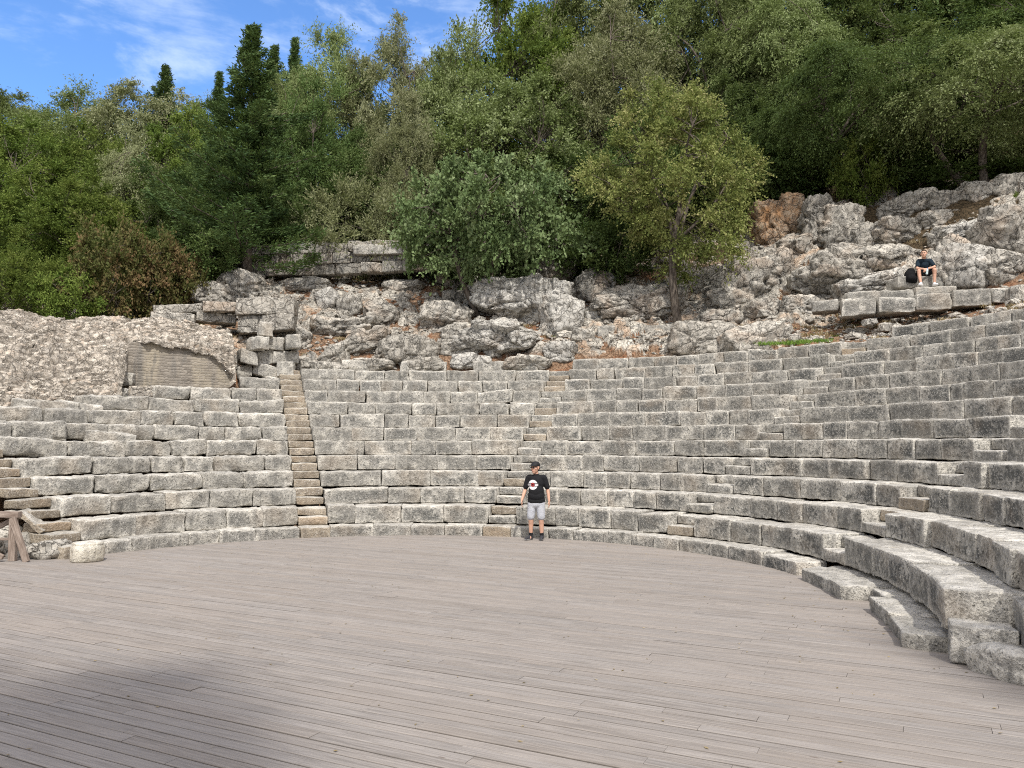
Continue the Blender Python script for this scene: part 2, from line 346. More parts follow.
front = lt(s_.outputs[1], 0.0); white = g.math('MULTIPLY', g.math('MULTIPLY', white, g.math('SUBTRACT', 1.0, core)), front); red = g.math('MULTIPLY', red, front)
nz = g.noise(tc, 40, 4); c = g.mix(nz, (.010, .010, .011), (.019, .019, .021)); c = g.mix(white, c, (.62, .60, .60)); c = g.mix(red, c, (.45, .05, .05)); g.out(c, .9, g.noise(tc, 9, 3), .02, spec=.15); M['print_black'] = m
m, nt = new_mat('printed_navy_cotton'); g = N(nt); tc = g.n('ShaderNodeTexCoord').outputs['Object']; s_ = g.n('ShaderNodeSeparateXYZ'); g.set(s_.inputs[0], tc)
nz = g.noise(tc, 40, 4); w = g.noise(g.map(tc, (14, 1, 40)), 3.0, 3); X_ = g.math('ABSOLUTE', g.math('ADD', s_.outputs[0], .0)); Z_ = g.math('ABSOLUTE', g.math('SUBTRACT', s_.outputs[2], .78))
msk = g.math('MULTIPLY', g.math('MULTIPLY', g.math('LESS_THAN', X_, .12), g.math('LESS_THAN', Z_, .045)), g.math('MULTIPLY', g.math('GREATER_THAN', w, .50), g.math('LESS_THAN', s_.outputs[1], -.02)))
c = g.mix(nz, (.010, .018, .028), (.018, .030, .042)); c = g.mix(msk, c, (.12, .22, .50)); g.out(c, .9, g.noise(tc, 9, 3), .02, spec=.15); M['print_navy'] = m


# ------------------------------------------------------------------ terrain
RKN = np.array([0, 8.2, 12.5, 15.5, 16.6, 20.2, 21.6, 24.4, 28, 35, 50, 80, 140])
PROF = {  # angle about the orchestra: heights at the radii above
 -180: [-.2]*13, -45: [-.2, -.2, -.2, -.2, -.2, .2, .6, 1.2, 2.5, 5, 10, 20, 30],
 -39: [-.3, -.3, -.3, 1.5, 5.0, 6.4, 7.2, 9.5, 12, 15, 22, 36, 50],
 -30: [-.3, -.3, 2.4, 4.4, 5.0, 6.4, 7.2, 9.5, 12, 15, 22, 36, 50],
 20: [-.3, -.3, 2.6, 4.5, 5.35, 6.6, 7.6, 9.6, 11.6, 16, 25, 40, 55],
 40: [-.3, -.3, 2.6, 4.5, 5.4, 6.5, 8.0, 10.7, 12.6, 17.5, 26, 42, 58],
 55: [-.3, -.3, 2.6, 4.5, 5.5, 7.2, 8.8, 11.9, 14.0, 17.5, 26, 42, 58],
 72: [-.3, -.3, 2.6, 4.6, 5.9, 8.2, 9.3, 11.2, 13.4, 17, 26, 41, 56],
 90: [-.3, -.3, 2.6, 4.6, 6.1, 8.9, 9.5, 10.8, 12.6, 16, 24, 38, 52],
 104: [-.3, -.3, 2.6, 4.5, 5.7, 8.4, 9.2, 10.2, 11.4, 14, 20, 30, 42],
 116: [-.3, -.3, 2.4, 4.1, 5.0, 7.9, 8.9, 9.5, 10.3, 12.3, 17.5, 26, 36],
 126: [-.3, -.3, 2.4, 3.7, 4.6, 6.3, 6.8, 7.5, 8.6, 11.3, 17, 26, 35],
 140: [-.3, -.3, 2.2, 3.6, 4.4, 5.9, 6.0, 6.6, 7.8, 10.3, 16, 25, 34],
 160: [-.3, -.3, 2.0, 3.4, 4.2, 5.3, 5.6, 6.2, 7.2, 9.5, 15, 24, 32],
 172: [-.2, -.2, .5, 1.5, 2.4, 4.0, 4.4, 5.2, 6.5, 9.0, 14, 22, 30], 180: [-.2]*13}
PA_K = np.array(sorted(PROF)); PZ = np.array([PROF[k] for k in sorted(PROF)], float)
def base_h(x, y):
    x = np.asarray(x, float); y = np.asarray(y, float)
    r = np.hypot(x-CX, y-CY); th = np.degrees(np.arctan2(y-CY, x-CX))
    j = np.clip(np.searchsorted(PA_K, th)-1, 0, len(PA_K)-2); t = np.clip((th-PA_K[j])/(PA_K[j+1]-PA_K[j]), 0, 1); t = t*t*(3-2*t)
    k = np.clip(np.searchsorted(RKN, r)-1, 0, len(RKN)-2); u = np.clip((r-RKN[k])/(RKN[k+1]-RKN[k]), 0, 1)
    a = PZ[j, k]*(1-u)+PZ[j, k+1]*u; b = PZ[j+1, k]*(1-u)+PZ[j+1, k+1]*u
    return a*(1-t)+b*t
def relief(x, y):
    """adds ledges, boulders and soil pockets to the slope; returns z, rock mask, rnd"""
    z0 = base_h(x, y); r = np.hypot(x-CX, y-CY)
    P = np.stack([x, y, z0], 1); Pw = P+.35*np.stack([fbm(P*.9, 2, 1), fbm(P*.9, 2, 2), fbm(P*.9, 2, 3)], 1)
    h1, e1, c1 = facets(Pw*[.85, .85, 1.9], 1.15, 11, .45)
    h2, e2, c2 = facets(Pw*[.9, .9, 1.5], .42, 31, .6)
    rockz = .62*h1+.17*h2-.24*np.clip(1-e1/.09, 0, 1)-.08*np.clip(1-e2/.12, 0, 1)+.08*fbm(P*2.2, 3, 8)+.012*fbm(P*7, 2, 8)
    soilz = -.10+.55*fbm(P*.28+5, 2, 61)+.07*fbm(P*1.4, 3, 7)
    thd_ = np.degrees(np.arctan2(y-CY, x-CX)); bank = np.clip((thd_-14)/5, 0, 1)*np.clip((50-thd_)/5, 0, 1)*np.clip((20.4-r)/.6, 0, 1); rockz = rockz-.42*bank; soilz = soilz*(1-.6*bank)-.1*bank
    rk = np.clip((rockz-soilz)/.10+.5, 0, 1)
    w = np.clip((r-15.8)/.6, 0, 1)*np.clip((33-r)/5, 0, 1)
    rk = np.clip((rockz-soilz)/.10+.5, 0, 1)
    return z0+w*np.maximum(rockz, soilz)+(1-w)*.25*fbm(P*.2, 2, 3)*(r > 25), rk*w, c1
ths = np.radians(np.concatenate([np.arange(-175, -34, 4), np.arange(-34, 14, .9), np.arange(14, 134, .2), np.arange(134, 181.1, .8)]))
ths[-1] = math.radians(185)
rs = np.concatenate([[4, 7.0, 9, 11, 13, 14.5, 15.4, 15.8], np.arange(16.0, 24.6, .075), np.arange(24.7, 33, .3), np.geomspace(33.5, 150, 26)])
T, R_ = np.meshgrid(ths, rs, indexing='ij'); X = (CX+R_*np.cos(T)).ravel(); Y = (CY+R_*np.sin(T)).ravel()
Z, rkm, rn = relief(X, Y)
rr = R_.ravel()
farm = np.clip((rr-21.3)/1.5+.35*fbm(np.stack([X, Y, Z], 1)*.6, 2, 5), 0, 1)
hill = mk('hillside', np.stack([X, Y, Z], 1), grid_faces(len(ths), len(rs)), M['hill'], attrs={'rock': rkm*(1-.35*farm), 'rnd': rn, 'far': farm})
tag(hill, 'rocky limestone slope with brown soil pockets above the stone seats', 'hillside', kind='structure')
def ground_z(x, y):
    return float(relief(np.array([x]), np.array([y]))[0][0])
def on_hill(px, py, lo=24.0, hi=60.0):
    """where the line of sight first meets the slope"""
    r = ray(px, py); t = np.arange(lo, hi, .05); Pp = np.array([0, 0, CH])+r[None, :]*t[:, None]
    z = base_h(Pp[:, 0], Pp[:, 1]); k = np.nonzero(z > Pp[:, 2])[0]
    return Pp[k[0]] if len(k) else Pp[-1]

a = np.linspace(0, 2*PI, 49)[:-1]; gv = [(0, 20, -.32)]+[(1500*math.cos(t), 1500*math.sin(t), -.32) for t in a]
gr_ = mk('ground', gv, [(0, i+1, (i+1) % 48+1) for i in range(48)], M['ground'], smooth=False)
tag(gr_, 'dry earth under and around the theatre', 'ground', kind='structure')

# ------------------------------------------------------------------ deck
parts = []; pd = np.array([math.cos(PA), math.sin(PA)]); pn = np.array([-pd[1], pd[0]])
rg = np.random.default_rng(5)
def inside(x, y):
    r = math.hypot(x-CX, y-CY); th = math.degrees(math.atan2(y-CY, x-CX))
    if y < 9.6: return x < 12 and (y < 8.3 or r < 8.2)
    if -35 < th < 150: return r < 7.45
    if th >= 150 or th < -170: return r < 9.6
    return x < 9.5
for i in range(-75, 210):
    d = (i-44)*.136; s0 = -16+rg.uniform(0, 3); 
    while s0 < 14:
        L = rg.choice([2.4, 3.0, 3.6, 4.2]); s1 = s0+L
        ss_ = np.arange(s0, s1+.01, .1); pts = ss_[:, None]*pd+(d+.0)*pn+np.array([0, 6])
        ok = np.array([inside(p[0], p[1]) and -3.2 < p[1] < 21 for p in pts])
        if ok.any():
            idx = np.nonzero(ok)[0]; runs = np.split(idx, np.nonzero(np.diff(idx) > 1)[0]+1)
            for run in runs:
                if len(run) < 3: continue
                a0, a1 = ss_[run[0]]+.002, ss_[run[-1]]-.002; w = .0640-rg.uniform(0, .0015); zt = rg.normal(0, .0012); z2 = zt+rg.normal(0, .001); bv = .004
                n = max(2, int((a1-a0)/1.2)+1); sg = np.linspace(a0, a1, n); V_ = []
                sec = [(-w, -.03), (-w, -.005), (-w+.008, 0), (w-.008, 0), (w, -.005), (w, -.03)]
                for k, s_ in enumerate(sg):
                    for (q, zz) in sec:
                        p = s_*pd+(d+q)*pn+np.array([0, 6]); V_.append((p[0], p[1], zz+zt+(z2-zt)*k/(n-1)))
                V_ = np.array(V_); Fq = grid_faces(n, 6); Fq = Fq[:, ::-1]
                caps = np.array([[0, 1, 4, 5], [1, 2, 3, 4]]); caps = np.concatenate([caps, caps[:, ::-1]+6*(n-1)])
                rv = rg.random(); parts.append((V_, np.concatenate([Fq, caps]), np.stack([np.full(len(V_), rv), np.tile([1., 1, 0, 0, 1, 1], n)], 1)))
        s0 = s1
Vd, Fd, Ad = cat_parts(parts)
deck = mk('wooden_deck', Vd, Fd, M['deck'], attrs={'rnd': Ad[:, 0], 'edge': Ad[:, 1]}, smooth=False)
tag(deck, 'weathered grey timber stage floor of long boards', 'deck', kind='structure')
us = mk('deck_underlay', [(-17, -4, -.06), (13, -4, -.06), (13, 8.4, -.06), (6, 9, -.06), (6, 13, -.06), (5, 19, -.06), (-9, 20, -.06), (-13, 15, -.06)], [(0, 1, 2, 3, 4, 5, 6, 7)], M['under'], smooth=False)
tag(us, 'dark sheet painted as shade, seen through the gaps of the stage boards', 'ground', kind='structure')

# ------------------------------------------------------------------ seating
SEAT = tag(empty('stone_seating', (CX, CY+7.1, 0)), 'curved ancient theatre seating of weathered grey limestone blocks', 'theatre seating')
STAIRS = [-34.0, 6.8, 39.8, 75.2, 110.6, 152.2]; SW = .70
rsd = np.random.default_rng(21); BS = [0]
def arc_block(r0, r1, t0, t1, z0, z1, res=.12, b=.03, wear=1., tilt=0, yaw=0, rough=1.):
    BS[0] += 1
    t0, t1 = sorted((math.radians(t0), math.radians(t1))); rc = (r0+r1)/2; L = (t1-t0)*r0
    # lengths are measured on the front edge; the far edge fans out with the circle
    def place(V):
        th = (t0+t1)/2-V[:, 0]/r0; rr_ = rc+V[:, 1]+yaw*V[:, 0]+.27*np.clip((-np.degrees(th)-5)/28, 0, 1.6)**2
        return np.stack([CX+rr_*np.cos(th), CY+rr_*np.sin(th), (z0+z1)/2+V[:, 2]+tilt*V[:, 0]], 1)
    return stone_block(L, r1-r0, z1-z0, place, res, b, wear, BS[0], rough)
def finish(name, parts, parent, mat, dark=None, label=None):
    V, Fq, A = cat_parts(parts)
    th = np.degrees(np.arctan2(V[:, 1]-CY, V[:, 0]-CX))
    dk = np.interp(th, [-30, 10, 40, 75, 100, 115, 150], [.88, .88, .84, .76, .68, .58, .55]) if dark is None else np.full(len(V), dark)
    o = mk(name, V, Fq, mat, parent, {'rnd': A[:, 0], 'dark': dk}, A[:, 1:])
    if label: o['label'] = label
    return o
def row_blocks(k, ta, tb, lmin=.85, lmax=1.55, messy=0., skip=()):
    out = []; R, z1, z0 = RK(k), ZK(k), ZK(k-1)+(.006 if k > 1 else -.08); L = math.radians(tb-ta)*R; s = 0.; cuts = [0.]
    while L-s > lmax*1.25:
        s += rsd.uniform(lmin, lmax); cuts.append(s)
    cuts.append(L); deg = 180/PI/R
    for i in range(len(cuts)-1):
        a_, b_ = ta+cuts[i]*deg, ta+cuts[i+1]*deg; mid = (a_+b_)/2
        if any(q0 < mid < q1 for q0, q1 in skip): continue
        g_ = rsd.uniform(.002, .008)*deg; dr = rsd.normal(0, .014); dz = rsd.normal(0, .010); ti = rsd.normal(0, .007); yw = rsd.normal(0, .008)
        if rsd.random() < .16+messy*.35: dr += rsd.uniform(-.06, .05); dz += rsd.uniform(-.02, .02); ti += rsd.normal(0, .012*(1+messy*2)); yw += rsd.normal(0, .02*(1+messy)); g_ *= 2.5
        gap = rsd.uniform(0, .012)
        nxt = RK(k+1)
        out.append(arc_block(R+dr, nxt+.10, a_+g_, b_-g_, z0+gap, z1+dz, .085 if R < 10 else .11, .028+messy*.012, 1.+messy*.6, ti, yw, 1+messy*.5))
    return out
wedge_labels = ['rightmost darker grey seating wedge nearest the camera', 'seating wedge right of the standing man', 'seating wedge directly behind the standing man', 'central wedge left of the standing man', 'pale left seating wedge with shifted tilted blocks']
halfw = lambda k: math.degrees(SW/2/RK(k))
for w in range(5):
    ta, tb = STAIRS[w], STAIRS[w+1]; tm = (ta+tb)/2
    we = empty('seating_wedge', (CX+7.2*math.cos(math.radians(tm)), CY+7.2*math.sin(math.radians(tm)), 0), parent=SEAT); we['label'] = wedge_labels[w]
    kmax = {0: 14, 1: 13, 2: 13, 3: 13, 4: 11}[w]
    for k in range(1, kmax+1):
        a_, b_ = ta+halfw(k), tb-halfw(k); messy = 0.
        skip = []
        if w == 0:
            if k == 1: continue
            if k == 2: a_ = -29.6
            else: a_ = -34.2
            if k == 14: continue
        if w == 1 and k == 1: a_ = 9.5
        if w == 4:
            messy = .5 if k < 4 else 1.7
            if k == 11: b_ = 117
            if k == 10: b_ = 128
            if k == 9: b_ = 137
        if w == 3 and k == 13:
            for r0_, r1_ in ((78.5, 87), (90.5, 96.5), (99.5, 104)): finish('seat_row', row_blocks(k, r0_, r1_, messy=1.6), we, M['seat'])
            continue
        if w == 3 and k > 8: messy = .7
        if w == 2: messy = .15 if k < 10 else .5
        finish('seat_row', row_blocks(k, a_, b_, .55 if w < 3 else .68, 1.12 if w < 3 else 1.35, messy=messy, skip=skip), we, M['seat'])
    if w == 0:   # broken low front course
        pc = [arc_block(6.90, 8.2, -8., 6.2, -.05, .205, .10, .04, 1.6, .003, -.02), arc_block(7.30, 8.2, -13.6, -8.1, -.05, .190, .10, .05, 2.),
              arc_block(7.10, 8.15, -21.8, -13.8, -.05, .185, .10, .04, 1.8, -.003, .03), arc_block(7.12, 8.15, -29.4, -22., -.05, .165, .10, .04, 1.6, .003, .02)]
        finish('seat_row', pc, we, M['seat'], .75)
        pc = [arc_block(7.56, 8.14, -32.6, -29.8, .02, .39, .1, .03, 1.3), arc_block(8.16, 9.2, -34.0, -29.8, -.05, .66, .1, .03, 1.3)]
        finish('end_step', pc, we, M['seat'], .7)
    if w == 1:
        pc = [arc_block(RK(14)-.05, RK(14)+.5, a0, a0+3.6, ZK(13)+.01, ZK(13)+.38, .13, .03, 1.) for a0 in (22, 25.8, 29.6, 33.4)]
        finish('seat_row', pc, we, M['seat'])
st_lab = ['end stairway at the right edge', 'stairway dividing the two right wedges', 'stairway climbing right of the standing man', 'stairway behind the standing man', 'brown worn stairway left of the centre wedge', 'stairway at the left edge behind the timber rail']
for i, ts in enumerate(STAIRS):
    if i == 0: continue
    kmax = [12, 13, 13, 12, 12, 8][i]
    sw = empty('stairway', (CX+7.2*math.cos(math.radians(ts)), CY+7.2*math.sin(math.radians(ts)), 0), parent=SEAT); sw['label'] = st_lab[i]
    ks = range(1, kmax+1)
    for k in ks:
        R = RK(k); h_ = math.degrees((SW/2-.012)/R); Rn = RK(k+1); zb = ZK(k-1)
        dr = rsd.normal(0, .012); mm = M['step'] if (i in (4, 5) or rsd.random() < .30) else M['seat']
        wr = 1.6
        if k == 1:
            if i == 1: continue
            finish('step', [arc_block(R-.02, Rn+.1, ts-h_, ts+h_, -.06, .235, .12, .035, wr)], sw, mm, .5); continue
        finish('step', [arc_block(R-.02+dr, Rn+.08, ts-h_, ts+h_, zb+.006, zb+.20+rsd.normal(0, .008), .12, .03, wr, rsd.normal(0, .015))], sw, mm, .6)
        mm = M['step'] if (i in (4, 5) or rsd.random() < .2) else M['seat']
        finish('step', [arc_block(R+.34+dr, Rn+.08, ts-h_, ts+h_, zb+.21, zb+.40+rsd.normal(0, .006), .12, .03, wr, rsd.normal(0, .015))], sw, mm, .6)
# short wedge left of the last stair
we = empty('seating_wedge', (CX-7, CY+2.5, 0), parent=SEAT); we['label'] = 'collapsed stub of seating behind the timber rail'
for k in range(4, 8):
    finish('seat_row', row_blocks(k, 155.5+(8-k)*.2, 166, messy=1.), we, M['seat'])
# ------------------------------------------------------------------ boulders and loose blocks
import bmesh
_ico = {}
def ico(s):
    if s not in _ico:
        bm = bmesh.new(); bmesh.ops.create_icosphere(bm, subdivisions=s, radius=1.0)
        _ico[s] = (np.array([v.co[:] for v in bm.verts]), np.array([[v.index for v in f.verts] for f in bm.faces])); bm.free()
    return _ico[s]
def rock_mesh(size, seed, sub=4, planes=12, rz=0., tilt=0., rel=1.0):
    V, Fq = ico(sub); rg_ = np.random.default_rng(seed)
    n = rg_.normal(size=(planes, 3)); n /= np.linalg.norm(n, axis=1, keepdims=True); d = rg_.uniform(.74, 1.12, planes)
    n = np.concatenate([n, [[0, 0, 1], [0, 0, -1]]]); d = np.concatenate([d, [.8, .9]])
    dots = V@n.T; r = np.where(dots > .05, d/np.maximum(dots, .05), 9)
    r = np.minimum(r.min(1), 1.25)
    sq = .95/np.power((np.abs(V@np.linalg.qr(rg_.normal(size=(3, 3))*.12+np.eye(3))[0])**5).sum(1), 1/5)
    r = np.minimum(r*1.12, sq)
    P = V*r[:, None]*np.array(size)/2*1.08
    nn = V/np.linalg.norm(V, axis=1, keepdims=True); sc = min(size)
    wp = P+seed*1.7; big_ = max(size) > 2.2; hC, eC, _ = facets(wp*[.8, .8, 1.4], 1.15, 23, .5); P = P+(nn*(.34*hC-.10*np.clip(1-eC/.05, 0, 1))[:, None] if big_ else 0)
    hA, eA, _ = facets(wp*[.8, .8, 1.5], .6, 13, .4); hB, eB, _ = facets(wp*[.8, .8, 1.4], .24, 19, .5)
    P = P+nn*(rel*min(1, sc)*(.15*hA+.035*hB-.07*np.clip(1-eA/.08, 0, 1)-.03*np.clip(1-eB/.1, 0, 1)))[:, None]
    P = P+rel*nn*(.07*sc*fbm(P/sc*1.6+seed, 4, seed % 50)+.03*sc*fbm(P/sc*5+seed, 3, 3)-.05*sc*np.clip(1-voronoi(P/sc*1.3+seed, 5)[1]/.07, 0, 1))[:, None]
    ct, st = math.cos(tilt), math.sin(tilt); P = np.stack([P[:, 0]*ct-P[:, 2]*st, P[:, 1], P[:, 0]*st+P[:, 2]*ct], 1)
    c_, s_ = math.cos(rz), math.sin(rz); P = np.stack([P[:, 0]*c_-P[:, 1]*s_, P[:, 0]*s_+P[:, 1]*c_, P[:, 2]], 1)
    return P, Fq
def rock_obj(name, c, size, mat, seed, label=None, cat='boulder', group=None, sub=4, rz=0., tilt=0., dark=.35, planes=16, rel=1.0):
    P, Fq = rock_mesh(size, seed, sub, planes, rz, tilt, rel)
    o = mk(name, P, Fq, mat, attrs={'rnd': np.full(len(P), (seed*.618) % 1), 'dark': np.full(len(P), dark)}, uv=np.full((len(P), 2), .5))
    o.location = Vector([float(v) for v in c]); tag(o, label, cat, group); return o
G_R, G_C, G_L, G_S = 'boulders of the rock face on the right', 'limestone outcrops above the central seating', 'tumbled stones of the left slope', 'shaded boulders under the trees'
B = [  # px, py, width, height (px), material, name, label, group, tilt
 (520, 304, 104, 42, 'pale_rock', 'rock_outcrop', 'largest white limestone outcrop above the middle of the seating', G_C, 0),
 (495, 340, 88, 28, 'pale_rock', 'rock_outcrop', 'broad pale outcrop resting directly on the top seating row', G_C, .05),
 (560, 320, 42, 44, 'pale_rock', 'rock_outcrop', 'upright bright outcrop beside the end of the stone ledge', G_C, 0),
 (446, 318, 54, 30, 'rock', 'boulder', 'squared grey boulder left of the white outcrop', G_C, 0),
 (455, 298, 26, 14, 'rock', 'boulder', 'small round grey stone perched on the squared boulder', G_C, 0),
 (330, 369, 40, 12, 'rock', 'stone_block', 'low broken block at the head of the brown stairway', G_C, 0), (372, 366, 50, 14, 'rock', 'boulder', 'flat cracked rock on the top row left of centre', G_C, 0), (424, 366, 44, 14, 'rock', 'boulder', 'pale flat rock on the top row below the cracked boulder', G_C, .05), (470, 362, 40, 16, 'pale_rock', 'boulder', 'low white rock under the broad pale outcrop', G_C, 0), (527, 364, 46, 14, 'rock', 'boulder', 'flat slab on the top row left of the middle stairway', G_C, 0), (562, 352, 34, 18, 'pale_rock', 'boulder', 'white rock at the head of the middle stairway', G_C, 0), (300, 366, 30, 18, 'rock', 'boulder', 'rough rock beside the stacked pier', G_L, .1),
 (462, 340, 46, 30, 'rock', 'boulder', 'cracked stained boulder below the squared grey boulder', G_C, .1),
 (406, 352, 60, 26, 'rock', 'boulder', 'flat cracked slab left of the broad pale outcrop', G_C, .06),
 (362, 343, 52, 22, 'rock', 'boulder', 'long grey slab leaning down to the left', G_C, .25),
 (345, 326, 62, 18, 'rock', 'boulder', 'low ledge rock across the middle of the left slope', G_C, .08),
 (381, 316, 34, 26, 'rock', 'boulder', 'blocky grey rock beside the brown soil patch', G_C, 0),
 (333, 357, 30, 20, 'rock', 'stone_block', 'tilted pale block lying near the top of the brown stairway', G_L, .45),
 (292, 338, 32, 26, 'rock', 'boulder', 'leaning diamond shaped grey slab below the ashlar corner', G_L, -.7),
 (240, 287, 44, 30, 'rock', 'boulder', 'pointed pale boulder at the left end of the slope crest', G_L, .2),
 (212, 296, 44, 24, 'rock', 'boulder', 'rounded pale boulder on the crest above the brick niche', G_L, -.1),
 (180, 300, 36, 18, 'rock', 'boulder', 'low white rock at the crest beside the bushes', G_L, 0),
 (152, 312, 34, 14, 'rock', 'boulder', 'flat pale rock at the foot of the browning bush', G_L, 0),
 (327, 299, 22, 20, 'pale_rock', 'boulder', 'small white rock in the brown soil patch', G_C, .3),
 (308, 286, 46, 14, 'rock', 'boulder', 'low grey rock in front of the ruined block wall', G_C, 0),
 (405, 288, 44, 14, 'rock', 'boulder', 'flat grey stone in brown soil below the block wall', G_C, 0),
 (350, 306, 26, 22, 'rock', 'boulder', 'grey upright stone between two soil patches', G_C, .2),
 (466, 272, 46, 48, 'rock', 'boulder', 'big shaded boulder under the left of the broad leaved tree', G_S, .3),
 (510, 268, 44, 36, 'rock', 'boulder', 'dark boulder under the middle of the broad leaved tree', G_S, 0),
 (553, 272, 50, 60, 'rock', 'boulder', 'tall leaning shaded boulder right of the broad leaved tree', G_S, -.6),
 (592, 290, 40, 34, 'rock', 'stone_block', 'dark squared block in the shade beside the yellowing tree', G_S, 0),
 (598, 317, 24, 14, 'pale_rock', 'stone_block', 'small squared pale block left of the stone ledge', G_C, 0),
 (640, 306, 90, 30, 'rock', 'rock_outcrop', 'long dark rock face in shade under the yellowing tree', G_S, 0),
 (583, 337, 22, 16, 'rock', 'stone_block', 'loose grey block at the left foot of the ledge course', G_C, -.2),
 (742, 286, 74, 52, 'rock', 'rock_outcrop', 'smooth domed grey outcrop right of the yellowing tree', G_R, 0),
 (703, 340, 64, 34, 'rock', 'boulder', 'rough pale outcrop above the top row beside the tree', G_R, 0),
 (757, 338, 66, 28, 'rock', 'boulder', 'low pale outcrop behind the green weeds', G_R, .2),
 (723, 318, 42, 14, 'rock', 'boulder', 'flat stone at the foot of the tree trunk', G_R, 0),
 (818, 222, 36, 50, 'rock', 'rock_outcrop', 'tall grey pillar of rock under the olive trees', G_R, .1),
 (791, 216, 26, 40, 'orange_rock', 'boulder', 'orange stained rock face left of the grey pillar', G_R, 0),
 (770, 226, 34, 44, 'orange_rock', 'boulder', 'orange brown rock nearest the yellowing tree', G_R, .1),
 (796, 250, 34, 30, 'rock', 'boulder', 'grey rock at the base of the orange face', G_R, 0),
 (840, 232, 36, 46, 'rock', 'boulder', 'split grey rock right of the tall rock pillar', G_R, -.2),
 (812, 283, 36, 26, 'rock', 'boulder', 'round grey boulder above the left end of the block ledge', G_R, 0),
 (845, 272, 66, 40, 'rock', 'rock_outcrop', 'broad grey outcrop behind the left half of the block ledge', G_R, .1),
 (874, 284, 68, 22, 'pale_rock', 'boulder', 'pale slab sloping down to the block ledge', G_R, .2),
 (888, 258, 62, 28, 'rock', 'boulder', 'smooth grey slab left of the seated man', G_R, 0),
 (900, 234, 54, 26, 'rock', 'boulder', 'flat topped rock above the seated man', G_R, 0),
 (866, 240, 30, 30, 'rock', 'boulder', 'rough boulder beside the green tuft on the rock face', G_R, 0),
 (950, 268, 46, 52, 'rock', 'rock_outcrop', 'steep grey slab behind the seated man', G_R, -.6),
 (978, 270, 56, 48, 'pale_rock', 'rock_outcrop', 'bright pitted outcrop right of the seated man', G_R, -.15),
 (966, 234, 44, 22, 'pale_rock', 'boulder', 'pale jutting rock high above the seated man', G_R, .2),
 (945, 238, 28, 22, 'rock', 'boulder', 'white rock left of the pale jutting rock', G_R, 0),
 (1008, 238, 48, 56, 'rock', 'rock_outcrop', 'dark shaded crag at the right edge under the olives', G_S, 0),
 (1007, 272, 40, 36, 'rock', 'boulder', 'cracked grey boulder below the dark crag', G_R, -.2),
 (1020, 296, 22, 18, 'rock', 'boulder', 'small boulder closing the right end of the block ledge', G_R, 0),
 (775, 192, 30, 22, 'rock', 'boulder', 'shaded rock below the dark tree stems', G_S, 0),
 (880, 196, 40, 24, 'rock', 'boulder', 'dark rock in deep shade above the rock pillar', G_S, 0),
 (925, 205, 44, 26, 'rock', 'boulder', 'dark rock in deep shade under the hanging olive', G_S, 0),
 (950, 205, 40, 26, 'rock', 'boulder', 'shaded rock on the leaf litter above the pale jutting rock', G_S, 0), (985, 196, 44, 28, 'rock', 'boulder', 'shaded rock above the dark crag', G_S, .1), (1012, 190, 36, 30, 'rock', 'boulder', 'uppermost shaded rock at the right edge', G_S, 0), (905, 212, 40, 22, 'rock', 'boulder', 'low shaded rock above the flat topped rock', G_S, 0), (935, 222, 34, 18, 'rock', 'boulder', 'small shaded rock in leaf litter above the seated man', G_S, .1),
 (775, 272, 34, 40, 'rock', 'boulder', 'jagged grey rock between the dome and the orange face', G_R, .2),
 (800, 308, 34, 24, 'rock', 'boulder', 'blocky rock beside the left end of the block ledge', G_R, 0),
 (765, 310, 40, 26, 'rock', 'boulder', 'rough pitted rock below the domed outcrop', G_R, 0),
]
for i, (px, py, w, h, mt, nm, lab, grp, tl) in enumerate(B):
    H_ = on_hill(px, py+h*.18, 22.5); D = H_[1]; c = at(px, py, D); wm, hm = w*D/F*1.06, h*D/F*1.1
    c[1] += .12*wm
    rock_obj(nm, c, (wm*.94, max(.75*wm, hm*.9), hm*1.05), M[mt], 100+i*7, lab, 'outcrop' if nm == 'rock_outcrop' else ('stone block' if nm == 'stone_block' else 'boulder'), grp, 6 if w > 80 else 5 if w > 26 else 4, rz=random.uniform(-.3, .3), tilt=tl, dark=.3, planes=13 if nm != 'stone_block' else 8)
# small rubble: nobody could count it
vs, fs, o_ = [], [], 0; rg = np.random.default_rng(3); V0, F0 = ico(1); aa = []
for i in range(6500):
    th = math.radians(rg.uniform(16, 134)); r = 16.3+rg.uniform(0, 1)**1.3*7.5; x, y = CX+r*math.cos(th), CY+r*math.sin(th)
    s = np.exp(rg.normal(-2.9, .55)); n = rg.normal(size=(7, 3)); n /= np.linalg.norm(n, axis=1, keepdims=True); dt = V0@n.T
    rr_ = np.where(dt > .1, .75/np.maximum(dt, .1), 9).min(1); rr_ = np.minimum(rr_, 1.2)
    P = V0*rr_[:, None]*np.array([rg.uniform(.8, 1.6), rg.uniform(.8, 1.3), rg.uniform(.5, .9)])*s
    aa.append((x, y, s, P, rg.random()))
zz = relief(np.array([q[0] for q in aa]), np.array([q[1] for q in aa]))[0]
vs = np.concatenate([q[3]+np.array([q[0], q[1], z+q[2]*.25]) for q, z in zip(aa, zz)]); fs = np.concatenate([F0+i*len(V0) for i in range(len(aa))])
o = mk('rubble', vs, fs, M['rock'], attrs={'rnd': np.repeat([q[4] for q in aa], len(V0)), 'dark': np.full(len(vs), .2)}, uv=np.full((len(vs), 2), .5), smooth=False)
tag(o, 'small broken stones strewn over the slope above the seating', 'rubble', kind='stuff')

